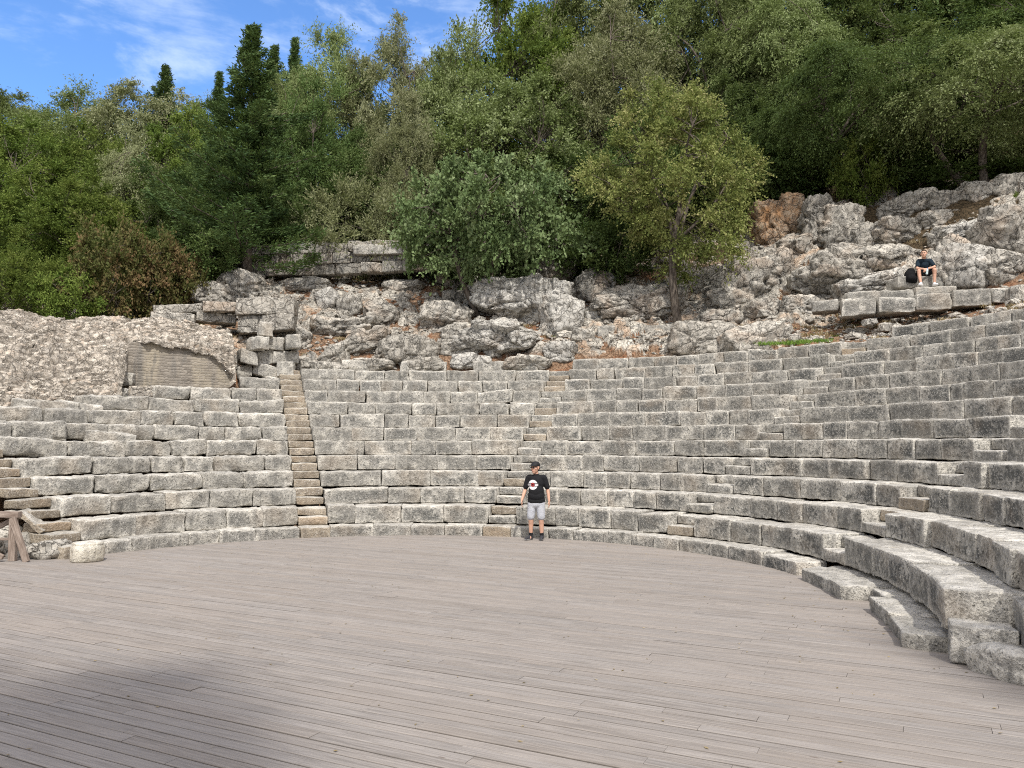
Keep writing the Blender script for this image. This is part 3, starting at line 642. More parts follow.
# ------------------------------------------------------------------ ruined vault with brick niche on the left
VA0, VA1 = 117.5, 163.0
VT = empty('ruined_vault', (CX+13.5*math.cos(math.radians(130)), CY+13.5*math.sin(math.radians(130)), 3.3))
tag(VT, 'ruined vault of pinkish lime rubble with a recessed brick niche', 'ruin')
tg = np.radians(np.arange(VA0, VA1, .18)); tt = np.linspace(0, 1, 150)
def vprof(thd, t):
    rb = np.interp(thd, [117, 129.5, 131, 138, 141, 163], [14.35, 14.1, 13.5, 13.3, 12.8, 12.3]); zb = np.interp(thd, [117, 128, 131, 140, 163], [4.05, 3.75, 3.3, 3.0, 2.7])
    front = np.interp(thd, [117, 122, 129, 132, 142, 163], [1.30, 1.45, 1.55, 1.35, .9, .7]); rt = 17.6; zt = np.interp(thd, [117, 124, 135, 150, 163], [6.25, 6.3, 6.15, 6.05, 5.6])
    lean = np.interp(thd, [117, 128, 132, 145, 163], [.30, .30, .8, 1.5, 1.6])
    a = np.clip(t/.42, 0, 1); b_ = np.clip((t-.42)/.40, 0, 1); c_ = np.clip((t-.82)/.18, 0, 1)
    r = rb+lean*a+(16.3-rb-lean)*b_+1.5*c_; z = zb+front*a+(zt-zb-front)*(b_**.85)-1.2*c_
    return r, z
TT, UU = np.meshgrid(tg, tt, indexing='ij'); thd = np.degrees(TT.ravel()); r_, z_ = vprof(thd, UU.ravel())
Pv = np.stack([CX+r_*np.cos(TT.ravel()), CY+r_*np.sin(TT.ravel()), z_], 1)
Pw = Pv+.1*np.stack([fbm(Pv*2, 2, 1), fbm(Pv*2, 2, 2), fbm(Pv*2, 2, 3)], 1)
h1, e1, c1 = facets(Pw*[.8, .8, 1.9], .19, 71, .6); h2, e2, c2 = facets(Pw*[.8, .8, 1.6], .09, 81, .6)
dsp = .10*h1+.045*h2-.045*np.clip(1-e1/.14, 0, 1)+.26*fbm(Pv*.8, 3, 4)+.03*fbm(Pv*12, 2, 4)
nr = np.stack([-np.cos(TT.ravel())*.7, -np.sin(TT.ravel())*.7, np.full(len(r_), .7)], 1)
lip = np.interp(thd, [117.8, 119, 121, 124, 127, 130.5], [4.40, 4.80, 5.06, 5.20, 5.28, 5.32])+.10*fbm(Pv*2.2, 3, 6)
nich = (thd > 118.0+.5*fbm(Pv*2, 3, 2)) & (thd < 130.2+.6*fbm(Pv*1.7, 3, 9)-np.clip(Pv[:, 2]-4.6, -1, 1)*.9) & (Pv[:, 2] < lip) & (UU.ravel() < .5)
rn_ = np.hypot(Pv[:, 0]-CX, Pv[:, 1]-CY); nb = 14.66+.04*fbm(Pv*2.5, 3, 3)
Pv2 = Pv+nr*dsp[:, None]; back = np.stack([CX+nb*np.cos(TT.ravel()), CY+nb*np.sin(TT.ravel()), Pv[:, 2]], 1); Pv2[nich] = back[nich]
Fq = grid_faces(len(tg), len(tt)); mi = nich[Fq].all(1).astype(int)
o = mk('rubble_mass', Pv2, Fq, [M['rubble'], M['brick']], VT, {'rnd': c1, 'dark': np.full(len(Pv), .15)}, np.full((len(Pv), 2), .5), matid=mi)

# ------------------------------------------------------------------ dressed masonry courses higher up
rsw = np.random.default_rng(77)
def blockwall(name, label, path, courses, h, depth, mat, cat='wall', lmin=.6, lmax=1.2, broken=.0, wear=1.4, dark=.35, jitter=1.0, startend=None):
    """courses of blocks along a 3D polyline; path z is the base"""
    path = np.array(path, float); seg = np.linalg.norm(np.diff(path[:, :2], axis=0), axis=1); cum = np.concatenate([[0], np.cumsum(seg)]); L = cum[-1]
    root = empty(name, tuple(path[len(path)//2])); tag(root, label, cat)
    for c_ in range(courses):
        s = rsw.uniform(0, .2); parts = []; e_ = L if startend is None else startend[c_][1]*L; s = s if startend is None else startend[c_][0]*L
        while s < e_-.25:
            l = min(rsw.uniform(lmin, lmax), e_-s)
            if l < .2: break
            if rsw.random() >= broken*(c_/max(1, courses-1) if courses > 1 else 1):
                m_ = s+l/2; bx = [np.interp(m_, cum, path[:, q]) for q in range(3)]; a0 = [np.interp(s, cum, path[:, q]) for q in range(2)]; a1 = [np.interp(s+l, cum, path[:, q]) for q in range(2)]
                yaw = math.atan2(a1[1]-a0[1], a1[0]-a0[0])+rsw.normal(0, .02)*jitter; hh = h*rsw.uniform(.92, 1.04); tl = rsw.normal(0, .02)*jitter; off = rsw.normal(0, .03)*jitter
                def place(V, bx=bx, yaw=yaw, hh=hh, tl=tl, off=off, c_=c_):
                    x, y, z = V[:, 0], V[:, 1]+off, V[:, 2]+tl*V[:, 0]
                    return np.stack([bx[0]+x*math.cos(yaw)-y*math.sin(yaw), bx[1]+x*math.sin(yaw)+y*math.cos(yaw), bx[2]+c_*(h+.006)+hh/2+z], 1)
                BS[0] += 1; parts.append(stone_block(l-.012, depth*rsw.uniform(.85, 1.1), hh, place, .11, .04, wear, BS[0], 1.6))
            s += l
        if parts: finish('block_course', parts, root, mat, dark)
    return root
def P3(px, py, D): return tuple(at(px, py, D))
blockwall('block_wall', 'three course wall of old grey blocks under the trees at the slope crest', [P3(228, 278, 32.6), P3(330, 276, 32.2), P3(442, 270, 32.0)], 3, .44, .6, M['rock'], broken=.0, startend=[(0, 1), (0, .95), (.08, .98)], dark=.5, jitter=1.6)
blockwall('block_wall', 'short capping run of pale blocks on the crest wall', [P3(352, 256, 31.9), P3(442, 254, 31.8)], 1, .42, .5, M['seat'], lmin=.6, lmax=.8, dark=.2).location
blockwall('stone_ledge', 'long ledge of dark grey dressed blocks below the seated man', [P3(838, 317, 24.5), P3(862, 317, 24.2), P3(930, 312, 23.8), P3(1012, 304, 23.4)], 1, .50, .9, M['seat'], dark=.75, lmin=.8, lmax=1.3, cat='stone ledge')
blockwall('stone_ledge', 'upper course of blocks carrying the seated man\'s feet', [P3(836, 310, 25.7), P3(880, 307.5, 25.5), P3(950, 302.5, 25.2)], 1, .48, 1.3, M['seat'], dark=.6, lmin=1., lmax=1.6, cat='stone ledge')
blockwall('stone_ledge', 'row of level grey blocks left of the ledge, over brown soil', [P3(806, 314, 25.6), P3(838, 312, 25.2), P3(860, 311, 25.1)], 1, .36, .8, M['seat'], dark=.6, cat='stone ledge')
blockwall('stone_ledge', 'pale block course in front of the yellowing tree trunk', [P3(594, 341, 28.9), P3(640, 340, 28.7), P3(692, 338, 28.2)], 1, .50, .8, M['seat'], dark=.35, cat='stone ledge', lmin=.9, lmax=1.6)
blockwall('stone_pier', 'stacked ashlar pier above the left seating beside the niche', [P3(232, 393, 26.3), P3(262, 392, 26.7), P3(298, 390, 27.0)], 5, .46, .9, M['seat'], dark=.25, broken=.5, lmin=.4, lmax=1.0, cat='pier', jitter=6)
blockwall('block_wall', 'two big square pale blocks standing on the slope above the niche', [P3(236, 334, 28.0), P3(296, 332, 28.3)], 2, .62, .9, M['rock'], dark=.15, lmin=.9, lmax=1.4, jitter=3)
blockwall('block_wall', 'low flat course of pale blocks running above the rubble vault', [P3(150, 324, 27.6), P3(190, 324, 27.9), P3(236, 323, 28.4)], 2, .34, .8, M['rock'], dark=.15, lmin=.7, lmax=1.8, jitter=3)
# loose blocks on the left wedge and beside the niche
def loose(px, py, D, size, lab, tilt=0., rz=0., mat='seat', dark=.3, name='stone_block'):
    c = at(px, py, D); BS[0] += 1
    def place(V):
        x = V[:, 0]*math.cos(tilt)-V[:, 2]*math.sin(tilt); z = V[:, 0]*math.sin(tilt)+V[:, 2]*math.cos(tilt); y = V[:, 1]
        return np.stack([c[0]+x*math.cos(rz)-y*math.sin(rz), c[1]+x*math.sin(rz)+y*math.cos(rz), c[2]+z], 1)
    V, Fq, A = stone_block(*size, place, .07, .05, 1.8, BS[0], 1.6); cc = c-np.array([0, 0, size[2]/2])
    o = mk(name, V-cc, Fq, M[mat], attrs={'rnd': A[:, 0], 'dark': np.full(len(V), dark)}, uv=A[:, 1:]); o.location = Vector(cc.tolist())
    tag(o, lab, 'stone block', 'loose fallen blocks'); return o
loose(122, 380, 23.6, (.72, .5, .40), 'loose grey block at the lower left of the brick niche', 0, .2)
loose(121, 396, 23.0, (.50, .5, .42), 'cream coloured block under the loose grey one', 0, .1, 'pale_rock', .0)
loose(148, 393, 23.2, (.95, .5, .34), 'dark low stone in front of the brick niche', -.06, .1, 'rubble', .6)
loose(45, 409, 20.2, (1.45, .7, .42), 'long tilted block on the top of the left seating', -.07, .65)
loose(78, 410, 20.8, (1.15, .7, .36), 'tilted block lifted off the left seating with dark gap below', -.12, .6)
loose(110, 440, 19.9, (1.15, .6, .38), 'askew block with dark gap in the left seating', -.09, .62)
loose(30, 430, 19.0, (1.5, .7, .42), 'big square ended block at the left edge of the seating', .02, .68)
loose(885, 328, 23.6, (.42, .35, .26), 'small squared stone lying on the soil under the ledge', 0, .3, 'rock')
loose(870, 322, 23.8, (.38, .3, .2), 'pale little stone under the left of the ledge', .1, .1, 'pale_rock')
loose(548, 388, 27.3, (.40, .5, .62), 'chipped grey block leaning beside the middle stairway', .2, 0, 'seat', .4)

# deck-side stones
o = None
def drum(c, r, h, lab):
    n, m_ = 40, 14; a = np.linspace(0, 2*PI, n+1)[:-1]; prof = [(0, 0), (r*.95, 0), (r, .02), (r*1.0, h*.3), (r*1.02, h*.62), (r*.98, h*.78), (r*.9, h*.86), (r*.92, h*.9), (r*.84, h*1.0), (r*.4, h*1.02), (0, h*1.03)]
    V = np.array([(p[0]*math.cos(t), p[0]*math.sin(t), p[1]) for p in prof for t in a]); 
    Fq = np.array([[i*n+j, i*n+(j+1) % n, (i+1)*n+(j+1) % n, (i+1)*n+j] for i in range(len(prof)-1) for j in range(n)])
    nn = V*[1, 1, 0]; nn /= np.maximum(np.linalg.norm(nn, axis=1, keepdims=True), .05)
    V = V+nn*(.05*fbm(V*5, 3, 2))[:, None]+np.array([0, 0, 1])*(.02*fbm(V*6, 2, 7)*(V[:, 2] > .1))[:, None]
    ob = mk('column_drum', V, Fq, M['drum'], attrs={'rnd': np.full(len(V), .9), 'dark': np.full(len(V), .1)}, uv=np.full((len(V), 2), .5))
    ob.location = Vector(c); tag(ob, lab, 'column stump'); return ob
pd_ = onz(80, 563.0); drum((pd_[0], pd_[1]+.25, .004), .29, .36, 'short broken pale column stump standing on the deck at left')
c = onz(1000, 668); rock_obj('boulder', (c[0]+.32, c[1]-.10, .03), (1.25, .75, .40), M['seat'], 947, 'wedge shaped pale boulder on the deck at the right edge', 'boulder', None, 5, .3, -.15, .1, 9, .35)
for k, (px, py, w, h, lab) in enumerate([(50, 552, 34, 24, 'pale rough rubble lump at the foot of the left stairway'), (20, 549, 26, 30, 'low rubble stone behind the timber rail post'), (4, 545, 30, 34, 'rubble stone behind the timber rail at the photo edge')]):
    D = 15.6 if k == 0 else 15.9; c = at(px, py, D); rock_obj('boulder', c, (w*D/F, .7, h*D/F*1.1), M['rock'], 960+k, lab, 'boulder', 'stones behind the timber rail', 4, .2, 0, .2)
loose(34, 521, 15.9, (.62, .5, .10), 'thin tan slab tilted behind the timber rail', -.75, .2, 'step', 0)

# timber rail
FR = empty('timber_rail', (-9.5, 15.2, 0)); tag(FR, 'weathered timber trestle rail with crossed braces at the left edge of the deck', 'railing')
def beam(name, a, b, w, d, parent=FR):
    a, b = Vector(a), Vector(b); L = (b-a).length; z = (b-a).normalized(); y = Vector((0, 1, 0)) if abs(z.y) < .9 else Vector((1, 0, 0)); x = y.cross(z).normalized(); y = z.cross(x)
    bm = bmesh.new(); bmesh.ops.create_cube(bm, size=1, matrix=Matrix.Diagonal((w, d, L, 1))); bmesh.ops.bevel(bm, geom=bm.edges[:], offset=.007, segments=2, affect='EDGES')
    me = bpy.data.meshes.new(name); bm.to_mesh(me); bm.free(); me.materials.append(M['timber']); ob = bpy.data.objects.new(name, me); COL.objects.link(ob)
    mw = Matrix(((x.x, y.x, z.x, 0), (x.y, y.y, z.y, 0), (x.z, y.z, z.z, 0), (0, 0, 0, 1))); mw.translation = (a+b)/2; ob.parent = parent; ob.matrix_parent_inverse = Matrix.Translation(parent.location).inverted(); ob.matrix_basis = mw; return ob
fa = at(15, 514, 15.1); f0 = onz(13, 561); f1 = onz(30, 561.5); zt = fa[2]
beam('post', (f0[0], 15.1, 0), (fa[0]-.02, 15.1, zt-.05), .13, .10); beam('brace', (f1[0]-.02, 14.98, 0), (fa[0]+.03, 14.98, zt-.06), .12, .06)
beam('top_rail', (fa[0]-2.6, 15.07, zt+.04), (fa[0]+.12, 15.07, zt-.01), .11, .14)
beam('cross_brace', (fa[0]-1.5, 15.2, .05), (fa[0]-.1, 15.2, zt-.12), .09, .06); beam('cross_brace', (fa[0]-1.5, 15.0, zt-.12), (fa[0]-.12, 15.0, .08), .09, .06)
beam('post', (fa[0]-1.6, 15.1, 0), (fa[0]-1.6, 15.1, zt-.03), .13, .10); beam('lower_rail', (fa[0]-1.6, 15.17, .42), (fa[0]+.02, 15.17, .40), .05, .05)

# ------------------------------------------------------------------ foliage
def leaf_quads(C, D_, l, w, rg_, flat=.0):
    """rhombic leaves at C pointing along D_"""
    n = len(C); D_ = D_/np.maximum(np.linalg.norm(D_, axis=1, keepdims=True), 1e-6); U = rg_.normal(size=(n, 3)); U[:, 2] *= (1-flat)
    S = np.cross(D_, U); S /= np.maximum(np.linalg.norm(S, axis=1, keepdims=True), 1e-6)
    l = l*rg_.uniform(.7, 1.3, n)[:, None]; w = w*rg_.uniform(.7, 1.3, n)[:, None]; Nn = np.cross(S, D_)
    a = C-D_*l*.5; c_ = C+D_*l*.5; b_ = C+S*w*.5+Nn*w*.18; d = C-S*w*.5+Nn*w*.18
    V = np.stack([a, b_, c_, d], 1).reshape(-1, 3); Fq = np.arange(4*n).reshape(n, 4); return V, Fq
def tubes(segs, n=6):
    """segs: list of (polyline Nx3, radii N)"""
    Vs, Fs, o = [], [], 0; a = np.linspace(0, 2*PI, n+1)[:-1]
    for P, R in segs:
        P = np.asarray(P, float); R = np.asarray(R, float); T_ = np.gradient(P, axis=0); T_ /= np.maximum(np.linalg.norm(T_, axis=1, keepdims=True), 1e-6)
        ref = np.array([.3, .9, .1]); S = np.cross(T_, ref); S /= np.maximum(np.linalg.norm(S, axis=1, keepdims=True), 1e-6); U = np.cross(T_, S)
        ring = P[:, None, :]+R[:, None, None]*(np.cos(a)[None, :, None]*S[:, None, :]+np.sin(a)[None, :, None]*U[:, None, :])
        Vs.append(ring.reshape(-1, 3)); m_ = len(P); i = np.arange(m_-1)[:, None]*n; j = np.arange(n)[None, :]; j2 = (j+1) % n
        Fs.append(np.stack([i+j, i+j2, i+n+j2, i+n+j], -1).reshape(-1, 4)+o); o += m_*n
    return np.concatenate(Vs), np.concatenate(Fs)
def curve(a, b, rg_, wob=.1, n=6, sag=0.):
    t = np.linspace(0, 1, n)[:, None]; a, b = np.array(a), np.array(b); L = np.linalg.norm(b-a)
    return a+(b-a)*t+np.sin(PI*t)*rg_.normal(size=3)*wob*L+np.array([0, 0, 1])*np.sin(PI*t)*sag*L
def make_tree_meshes(kind, seed, H=9., W=7.5, low=.25, n_puff=70, puff=.95, sprays=26, lps=16, l=.14, w=.045, droop=.3, trunk=.16, stems=1, top=1.0, spike=0.):
    rg_ = np.random.default_rng(seed); cz = H*(low+1)/2; hz = H*(1-low)/2; C = []; k = 0
    while len(C) < n_puff:
        u = rg_.normal(size=3); u /= np.linalg.norm(u); lobes = 1+.24*fbm(u[None]*1.7+seed, 2, seed)[0]*2; rho = rg_.uniform(.22, 1)**.45*lobes*.90
        p = np.array([u[0]*W/2*rho, u[1]*W/2*rho, cz+u[2]*hz*rho])
        zf = (p[2]-H*low)/(H*(1-low)); 
        if zf > .55: p[:2] *= 1-(zf-.55)*top*.7
        C.append(p)
    C = np.array(C); segs = []; tips = []
    base = np.array([0, 0, -.8]); tops = []
    for s in range(stems):
        tp = np.array([rg_.normal()*.12*W*(stems > 1), rg_.normal()*.12*W*(stems > 1), H*(low+.30)]); pl = curve(base+[rg_.normal()*.15*(stems > 1), rg_.normal()*.15*(stems > 1), 0], tp, rg_, .05, 8)
        segs.append((pl, np.linspace(trunk*1.25, trunk*.7, 8)/(1+.25*(stems-1)))); tops.append(pl)
    nl = 8; lim = []
    for i in range(nl):
        pl = tops[i % stems]; s0 = pl[rg_.integers(4, 8)]; a_ = i*2.4+rg_.uniform(0, .6); rr_ = W*.28*rg_.uniform(.7, 1.2); e = np.array([math.cos(a_)*rr_, math.sin(a_)*rr_, H*rg_.uniform(min(low+.25, .76), .82)])
        cv = curve(s0, e, rg_, .08, 7, .05); segs.append((cv, np.linspace(trunk*.5, trunk*.18, 7))); lim.append(cv)
    LP = np.concatenate(lim)
    Vs, Fs, Tn, o = [], [], [], 0; LC, LD, TT_ = [], [], []
    for c_ in C:
        j = np.argmin(((LP-c_)**2).sum(1)-0*c_[2]); segs.append((curve(LP[j], c_, rg_, .08, 4, .03), np.linspace(trunk*.15, trunk*.05, 4)))
        pr = puff*rg_.uniform(.7, 1.3); tint0 = rg_.uniform(.25, .75)
        out = c_-np.array([0, 0, cz-hz*.4]); out /= np.linalg.norm(out)
        sd = rg_.normal(size=(sprays, 3))+out*.75+np.array([0, 0, .25+spike]); sd /= np.linalg.norm(sd, axis=1, keepdims=True)
        ln = pr*rg_.uniform(.55, 1.15, sprays)
        t = np.linspace(.15, 1, lps)[None, :, None]; st = c_+sd[:, None, :]*t*ln[:, None, None]; st[..., 2] -= droop*(t[..., 0]**2)*ln[:, None]
        tang = sd[:, None, :]*np.ones((1, lps, 1)); tang[..., 2] -= 2*droop*t[..., 0]
        st = st+rg_.normal(size=st.shape)*.05*pr; tang = tang+rg_.normal(size=tang.shape)*.55
        LC.append(st.reshape(-1, 3)); LD.append(tang.reshape(-1, 3)); TT_.append(np.clip(tint0+rg_.normal(0, .12, (sprays, 1))+rg_.normal(0, .055, (sprays, lps)), 0, 1).ravel())
    LC, LD, TT_ = np.concatenate(LC), np.concatenate(LD), np.concatenate(TT_)
    V, Fq = leaf_quads(LC, LD, l, w, rg_)
    return (V, Fq, np.repeat(TT_, 4)), tubes(segs)
def make_conifer(seed, H=11., W=6.6, n=30):
    rg_ = np.random.default_rng(seed); segs = [(curve((0, 0, -.8), (0, 0, H), rg_, .008, 10), np.linspace(.2, .02, 10))]; LC, LD, T_ = [], [], []
    for i in range(n*4):
        zf = .07+.93*(i/(n*4))**.95; z = zf*H; Rm = W/2*(1-zf)**1.0*(1.0 if zf > .12 else .8)+.10; a_ = i*2.399+rg_.uniform(-.5, .5); L = Rm*rg_.uniform(.4, 1.3)*(1+.3*math.sin(i*.9))
        e = np.array([math.cos(a_)*L, math.sin(a_)*L, z+L*rg_.uniform(.05, .42)]); cv = curve((0, 0, z), e, rg_, .04, 5, -.08); segs.append((cv, np.linspace(.035, .008, 5)))
        m_ = int(18+L*34); t = rg_.uniform(.12, 1, m_)**.8; p = np.stack([np.interp(t, np.linspace(0, 1, 5), cv[:, q]) for q in range(3)], 1)
        side = np.array([-math.sin(a_), math.cos(a_), 0]); wd = .32*L*(1.15-t)+.1; off = rg_.uniform(-1, 1, m_)*wd; c_ = p+side*off[:, None]; c_[:, 2] += rg_.normal(0, .05, m_)-.12*np.abs(off)
        tint = np.clip(rg_.uniform(.25, .7)+rg_.normal(0, .1, m_), 0, 1)
        for q in range(6):
            LC.append(c_+rg_.normal(size=c_.shape)*.075); d = np.array([math.cos(a_), math.sin(a_), .35])+side*np.sign(off)[:, None]*.8+rg_.normal(size=c_.shape)*.5; LD.append(d); T_.append(np.clip(tint+.12*(q % 3-1), 0, 1))
    V, Fq = leaf_quads(np.concatenate(LC), np.concatenate(LD), .17, .055, rg_); return (V, Fq, np.repeat(np.concatenate(T_), 4)), tubes(segs, 5)

PROT = {}
def proto(key, res, H, W): PROT[key] = (res, H, W, {})
proto('olive_a', make_tree_meshes('olive', 1, low=.14, n_puff=120, sprays=38, lps=16, droop=.35, puff=1.05, l=.145, w=.052, top=.6), 9., 7.5)
proto('olive_b', make_tree_meshes('olive', 2, low=.10, n_puff=120, sprays=38, lps=16, droop=.55, stems=3, puff=1.1, l=.145, w=.050, top=.5), 9., 7.5)
proto('olive_c', make_tree_meshes('olive', 3, low=.06, n_puff=120, sprays=40, lps=16, droop=.2, stems=2, puff=1.1, top=.4, l=.14, w=.050), 9., 7.5)
proto('oak_a', make_tree_meshes('oak', 4, low=.04, n_puff=170, puff=.9, sprays=32, lps=12, l=.125, w=.078, top=.5, droop=.1, stems=2), 9., 7.5)
proto('oak_b', make_tree_meshes('oak', 5, low=.02, n_puff=170, puff=.9, sprays=32, lps=12, l=.125, w=.075, droop=.05, stems=3, top=.3), 9., 7.5)
proto('overhang', make_tree_meshes('overhang', 41, H=9., W=10., low=.24, n_puff=165, sprays=36, lps=16, droop=.75, stems=2, puff=1.15, l=.14, w=.050, top=.4), 9., 10.)
proto('tan', make_tree_meshes('tan', 6, H=9., W=6.5, low=.15, n_puff=190, puff=.70, sprays=26, lps=11, l=.105, w=.062, droop=.2, trunk=.14, top=1.1), 9., 6.5)
proto('broad', make_tree_meshes('broad', 7, H=4.2, W=7.6, low=.16, n_puff=150, puff=.62, sprays=22, lps=9, l=.115, w=.10, droop=.12, trunk=.13, stems=3, top=.5), 4.2, 7.6)
proto('bush_a', make_tree_meshes('bush', 8, H=3., W=4., low=.0, n_puff=90, puff=.6, sprays=26, lps=12, l=.10, w=.035, droop=0, trunk=.05, stems=4, top=.3, spike=.6), 3., 4.)
proto('bush_b', make_tree_meshes('bush', 9, H=3., W=4., low=.0, n_puff=90, puff=.55, sprays=22, lps=9, l=.11, w=.07, droop=.1, trunk=.05, stems=4, top=.3), 3., 4.)
proto('conifer', make_conifer(12), 11., 6.6)
proto('high', make_tree_meshes('high', 31, H=26., W=6.0, low=.66, n_puff=130, puff=1.0, sprays=20, lps=10, l=.26, w=.15, trunk=.30, top=.3), 26., 6.0)
proto('thin', make_tree_meshes('thin', 32, H=22., W=3.2, low=.74, n_puff=14, puff=.8, sprays=18, lps=10, l=.22, w=.12, trunk=.22, top=.4), 22., 3.2)
MESHC = {}
def tree(key, mat, px, D, top, wpx, label, cat='tree', group=None, name=None, rz=None, base=None, wy=None):
    (cr, tr), H0, W0, _ = PROT[key]; x = (px-512)/F*(D*cp+(6)*sp); 
    zt = at(px, top, D)[2]; zg = base if base is not None else float(base_h(np.array([x]), np.array([D]))[0])
    x = at(px, (top+250)/2, D)[0]; zg = base if base is not None else float(base_h(np.array([x]), np.array([D]))[0])
    h = zt-zg; sz = h/H0/1.0; sx = wpx*D/F/W0*1.04
    root = empty(name or 'tree', (x, D, zg)); root.scale = (sx, wy or sx, sz); root.rotation_euler = (0, 0, rz if rz is not None else random.uniform(0, 6.28)); tag(root, label, cat, group)
    for part, (dat, mm) in {'trunk': ((tr[0], tr[1], None), M['bark']), 'crown': (cr, M[mat])}.items():
        kk = (key, part, mat if part == 'crown' else '')
        if kk in MESHC:
            ob = MESHC[kk].copy(); COL.objects.link(ob); ob.parent = root
        else:
            ob = mk(part, dat[0], dat[1], mm, root, {'tint': dat[2]} if dat[2] is not None else None, smooth=False if part == 'crown' else True, world=False); MESHC[kk] = ob
    return root
GL, GCn, GRt = 'trees of the wooded slope on the left', 'trees behind the middle of the theatre', 'olive trees on the steep slope at right'
T_LIST = [
 # left
 ('olive_c', 'olive', 66, 45, 93, 150, 'rounded pale olive tree on the left skyline', GL), ('olive_a', 'olive', 8, 47, 100, 130, 'far olive crown on the skyline at the left edge', GL),
 ('olive_b', 'grey', 138, 46, 82, 150, 'highest olive crown of the left skyline, below thin cloud', GL), ('olive_c', 'olive', 196, 48, 104, 100, 'low olive crown in the skyline dip left of the tall conifer', GL),
 ('oak_a', 'oak', 8, 37, 122, 150, 'bright green leafy tree at the left edge under the skyline', GL), ('oak_b', 'oak', 84, 39, 128, 130, 'broad yellow green tree below the left skyline', GL),
 ('olive_a', 'grey', 142, 37, 128, 90, 'small grey green olive amid greener crowns on the left', GL), ('oak_a', 'oak', 190, 38, 112, 110, 'green leafy crown just left of the tall conifer', GL),
 ('oak_b', 'oak', 18, 32, 172, 140, 'dense green tree low at the left edge above the rubble', GL), ('oak_a', 'oak', 95, 32, 178, 130, 'leafy green tree above the browning bush', GL),
 ('oak_b', 'dark', 170, 33.5, 176, 110, 'darker green tree between browning bush and conifer', GL), ('oak_a', 'dark', 215, 36, 140, 100, 'dark leafy tree behind the conifer foot', GL),
 ('oak_a', 'dark', 55, 34, 210, 110, 'dark undergrowth tree behind the pale green bush', GL),
 # centre
 ('olive_c', 'olive', 332, 42, 34, 140, 'tall rounded olive right of the conifer tip', GCn), ('olive_a', 'grey', 392, 41, 36, 110, 'silvery olive crown against the sky gap', GCn),
 ('oak_b', 'dark', 312, 37, 92, 110, 'dark green tree behind the crest wall', GCn), ('olive_b', 'olive', 300, 40, 62, 100, 'olive crown hugging the right side of the conifer', GCn), ('oak_a', 'dark', 372, 36, 130, 110, 'deep green tree above the block wall middle', GCn),
 ('olive_c', 'grey', 412, 34.6, 96, 92, 'grey leaved tree left of the broad leaved tree', GCn), ('oak_b', 'olive', 455, 40, 30, 120, 'dense crown at the left of the great central mass', GCn),
 ('oak_b', 'oak', 525, 42, -20, 170, 'tallest green crown above the middle of the theatre', GCn), ('oak_a', 'olive', 505, 36, 70, 170, 'wide green crown behind the broad leaved tree', GCn),
 ('oak_b', 'dark', 440, 36, 130, 100, 'shadowy tree between grey tree and broad leaved tree', GCn), ('oak_a', 'dark', 560, 34.5, 150, 120, 'dark crown between broad leaved and yellowing trees', GCn),
 ('olive_a', 'olive', 598, 43, -50, 170, 'high olive crown over the yellowing tree', GCn), ('olive_c', 'grey', 610, 37.5, 10, 150, 'grey olive just behind the yellowing tree top', GCn),
 ('oak_a', 'dark', 640, 35, 110, 120, 'dark leafy tree hidden behind the yellowing tree', GCn),
 # right
 ('olive_b', 'olive', 690, 43, -90, 190, 'big olive rising out of the photo behind the yellowing tree', GRt), ('olive_a', 'olive', 716, 38, -20, 150, 'olive with bare dark stems right of the yellowing tree', GRt),
 ('olive_c', 'olive', 800, 42, -110, 190, 'large olive high over the rock pillar', GRt), ('olive_b', 'olive', 782, 37, -10, 150, 'olive with pale hanging clump above the orange rocks', GRt),
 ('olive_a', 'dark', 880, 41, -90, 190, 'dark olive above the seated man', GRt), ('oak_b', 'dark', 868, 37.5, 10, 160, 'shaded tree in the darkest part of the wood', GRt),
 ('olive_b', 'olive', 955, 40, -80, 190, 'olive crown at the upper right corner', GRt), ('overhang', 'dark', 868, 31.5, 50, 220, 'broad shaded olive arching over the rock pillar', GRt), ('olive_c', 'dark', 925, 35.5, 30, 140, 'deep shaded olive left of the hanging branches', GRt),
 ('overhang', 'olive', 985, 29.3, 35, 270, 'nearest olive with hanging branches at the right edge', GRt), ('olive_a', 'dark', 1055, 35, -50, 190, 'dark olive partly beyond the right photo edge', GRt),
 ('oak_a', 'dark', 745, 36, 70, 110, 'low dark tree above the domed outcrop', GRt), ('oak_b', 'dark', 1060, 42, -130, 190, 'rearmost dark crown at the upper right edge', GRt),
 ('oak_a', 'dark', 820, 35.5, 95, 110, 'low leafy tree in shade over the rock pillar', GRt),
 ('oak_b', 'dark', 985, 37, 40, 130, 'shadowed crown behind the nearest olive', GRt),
]
for k_, mt, px, D, top, w_, lab, grp in T_LIST:
    nm = 'olive_tree' if k_.startswith('ol') or k_ == 'overhang' else 'leafy_tree'
    tree(k_, mt, px, D, top, w_, lab, 'olive tree' if nm == 'olive_tree' else 'tree', grp, nm)
tree('conifer', 'conifer', 250, 31.6, 26, 190, 'tall dark conifer with pointed tip behind the left end of the crest wall', 'conifer', 'conifers', 'conifer_tree')
for px, D, top, w_, lab in [(163, 47, 66, 110, 'small conifer tip on the left skyline above the olives'), (217, 48, 72, 90, 'thin conifer tip just left of the tall conifer'), (272, 45, 46, 110, 'second conifer spire close right of the tall one'), (293, 46, 38, 96, 'little conifer tip above the olives right of the spire')]:
    tree('conifer', 'conifer', px, D, top, w_, lab, 'conifer', 'conifers', 'conifer_tree')
tree('broad', 'redbud', 490, 30.8, 160, 205, 'low spreading tree with broad blue green leaves above the white outcrop', 'tree', None, 'broad_leaved_tree', rz=.4)
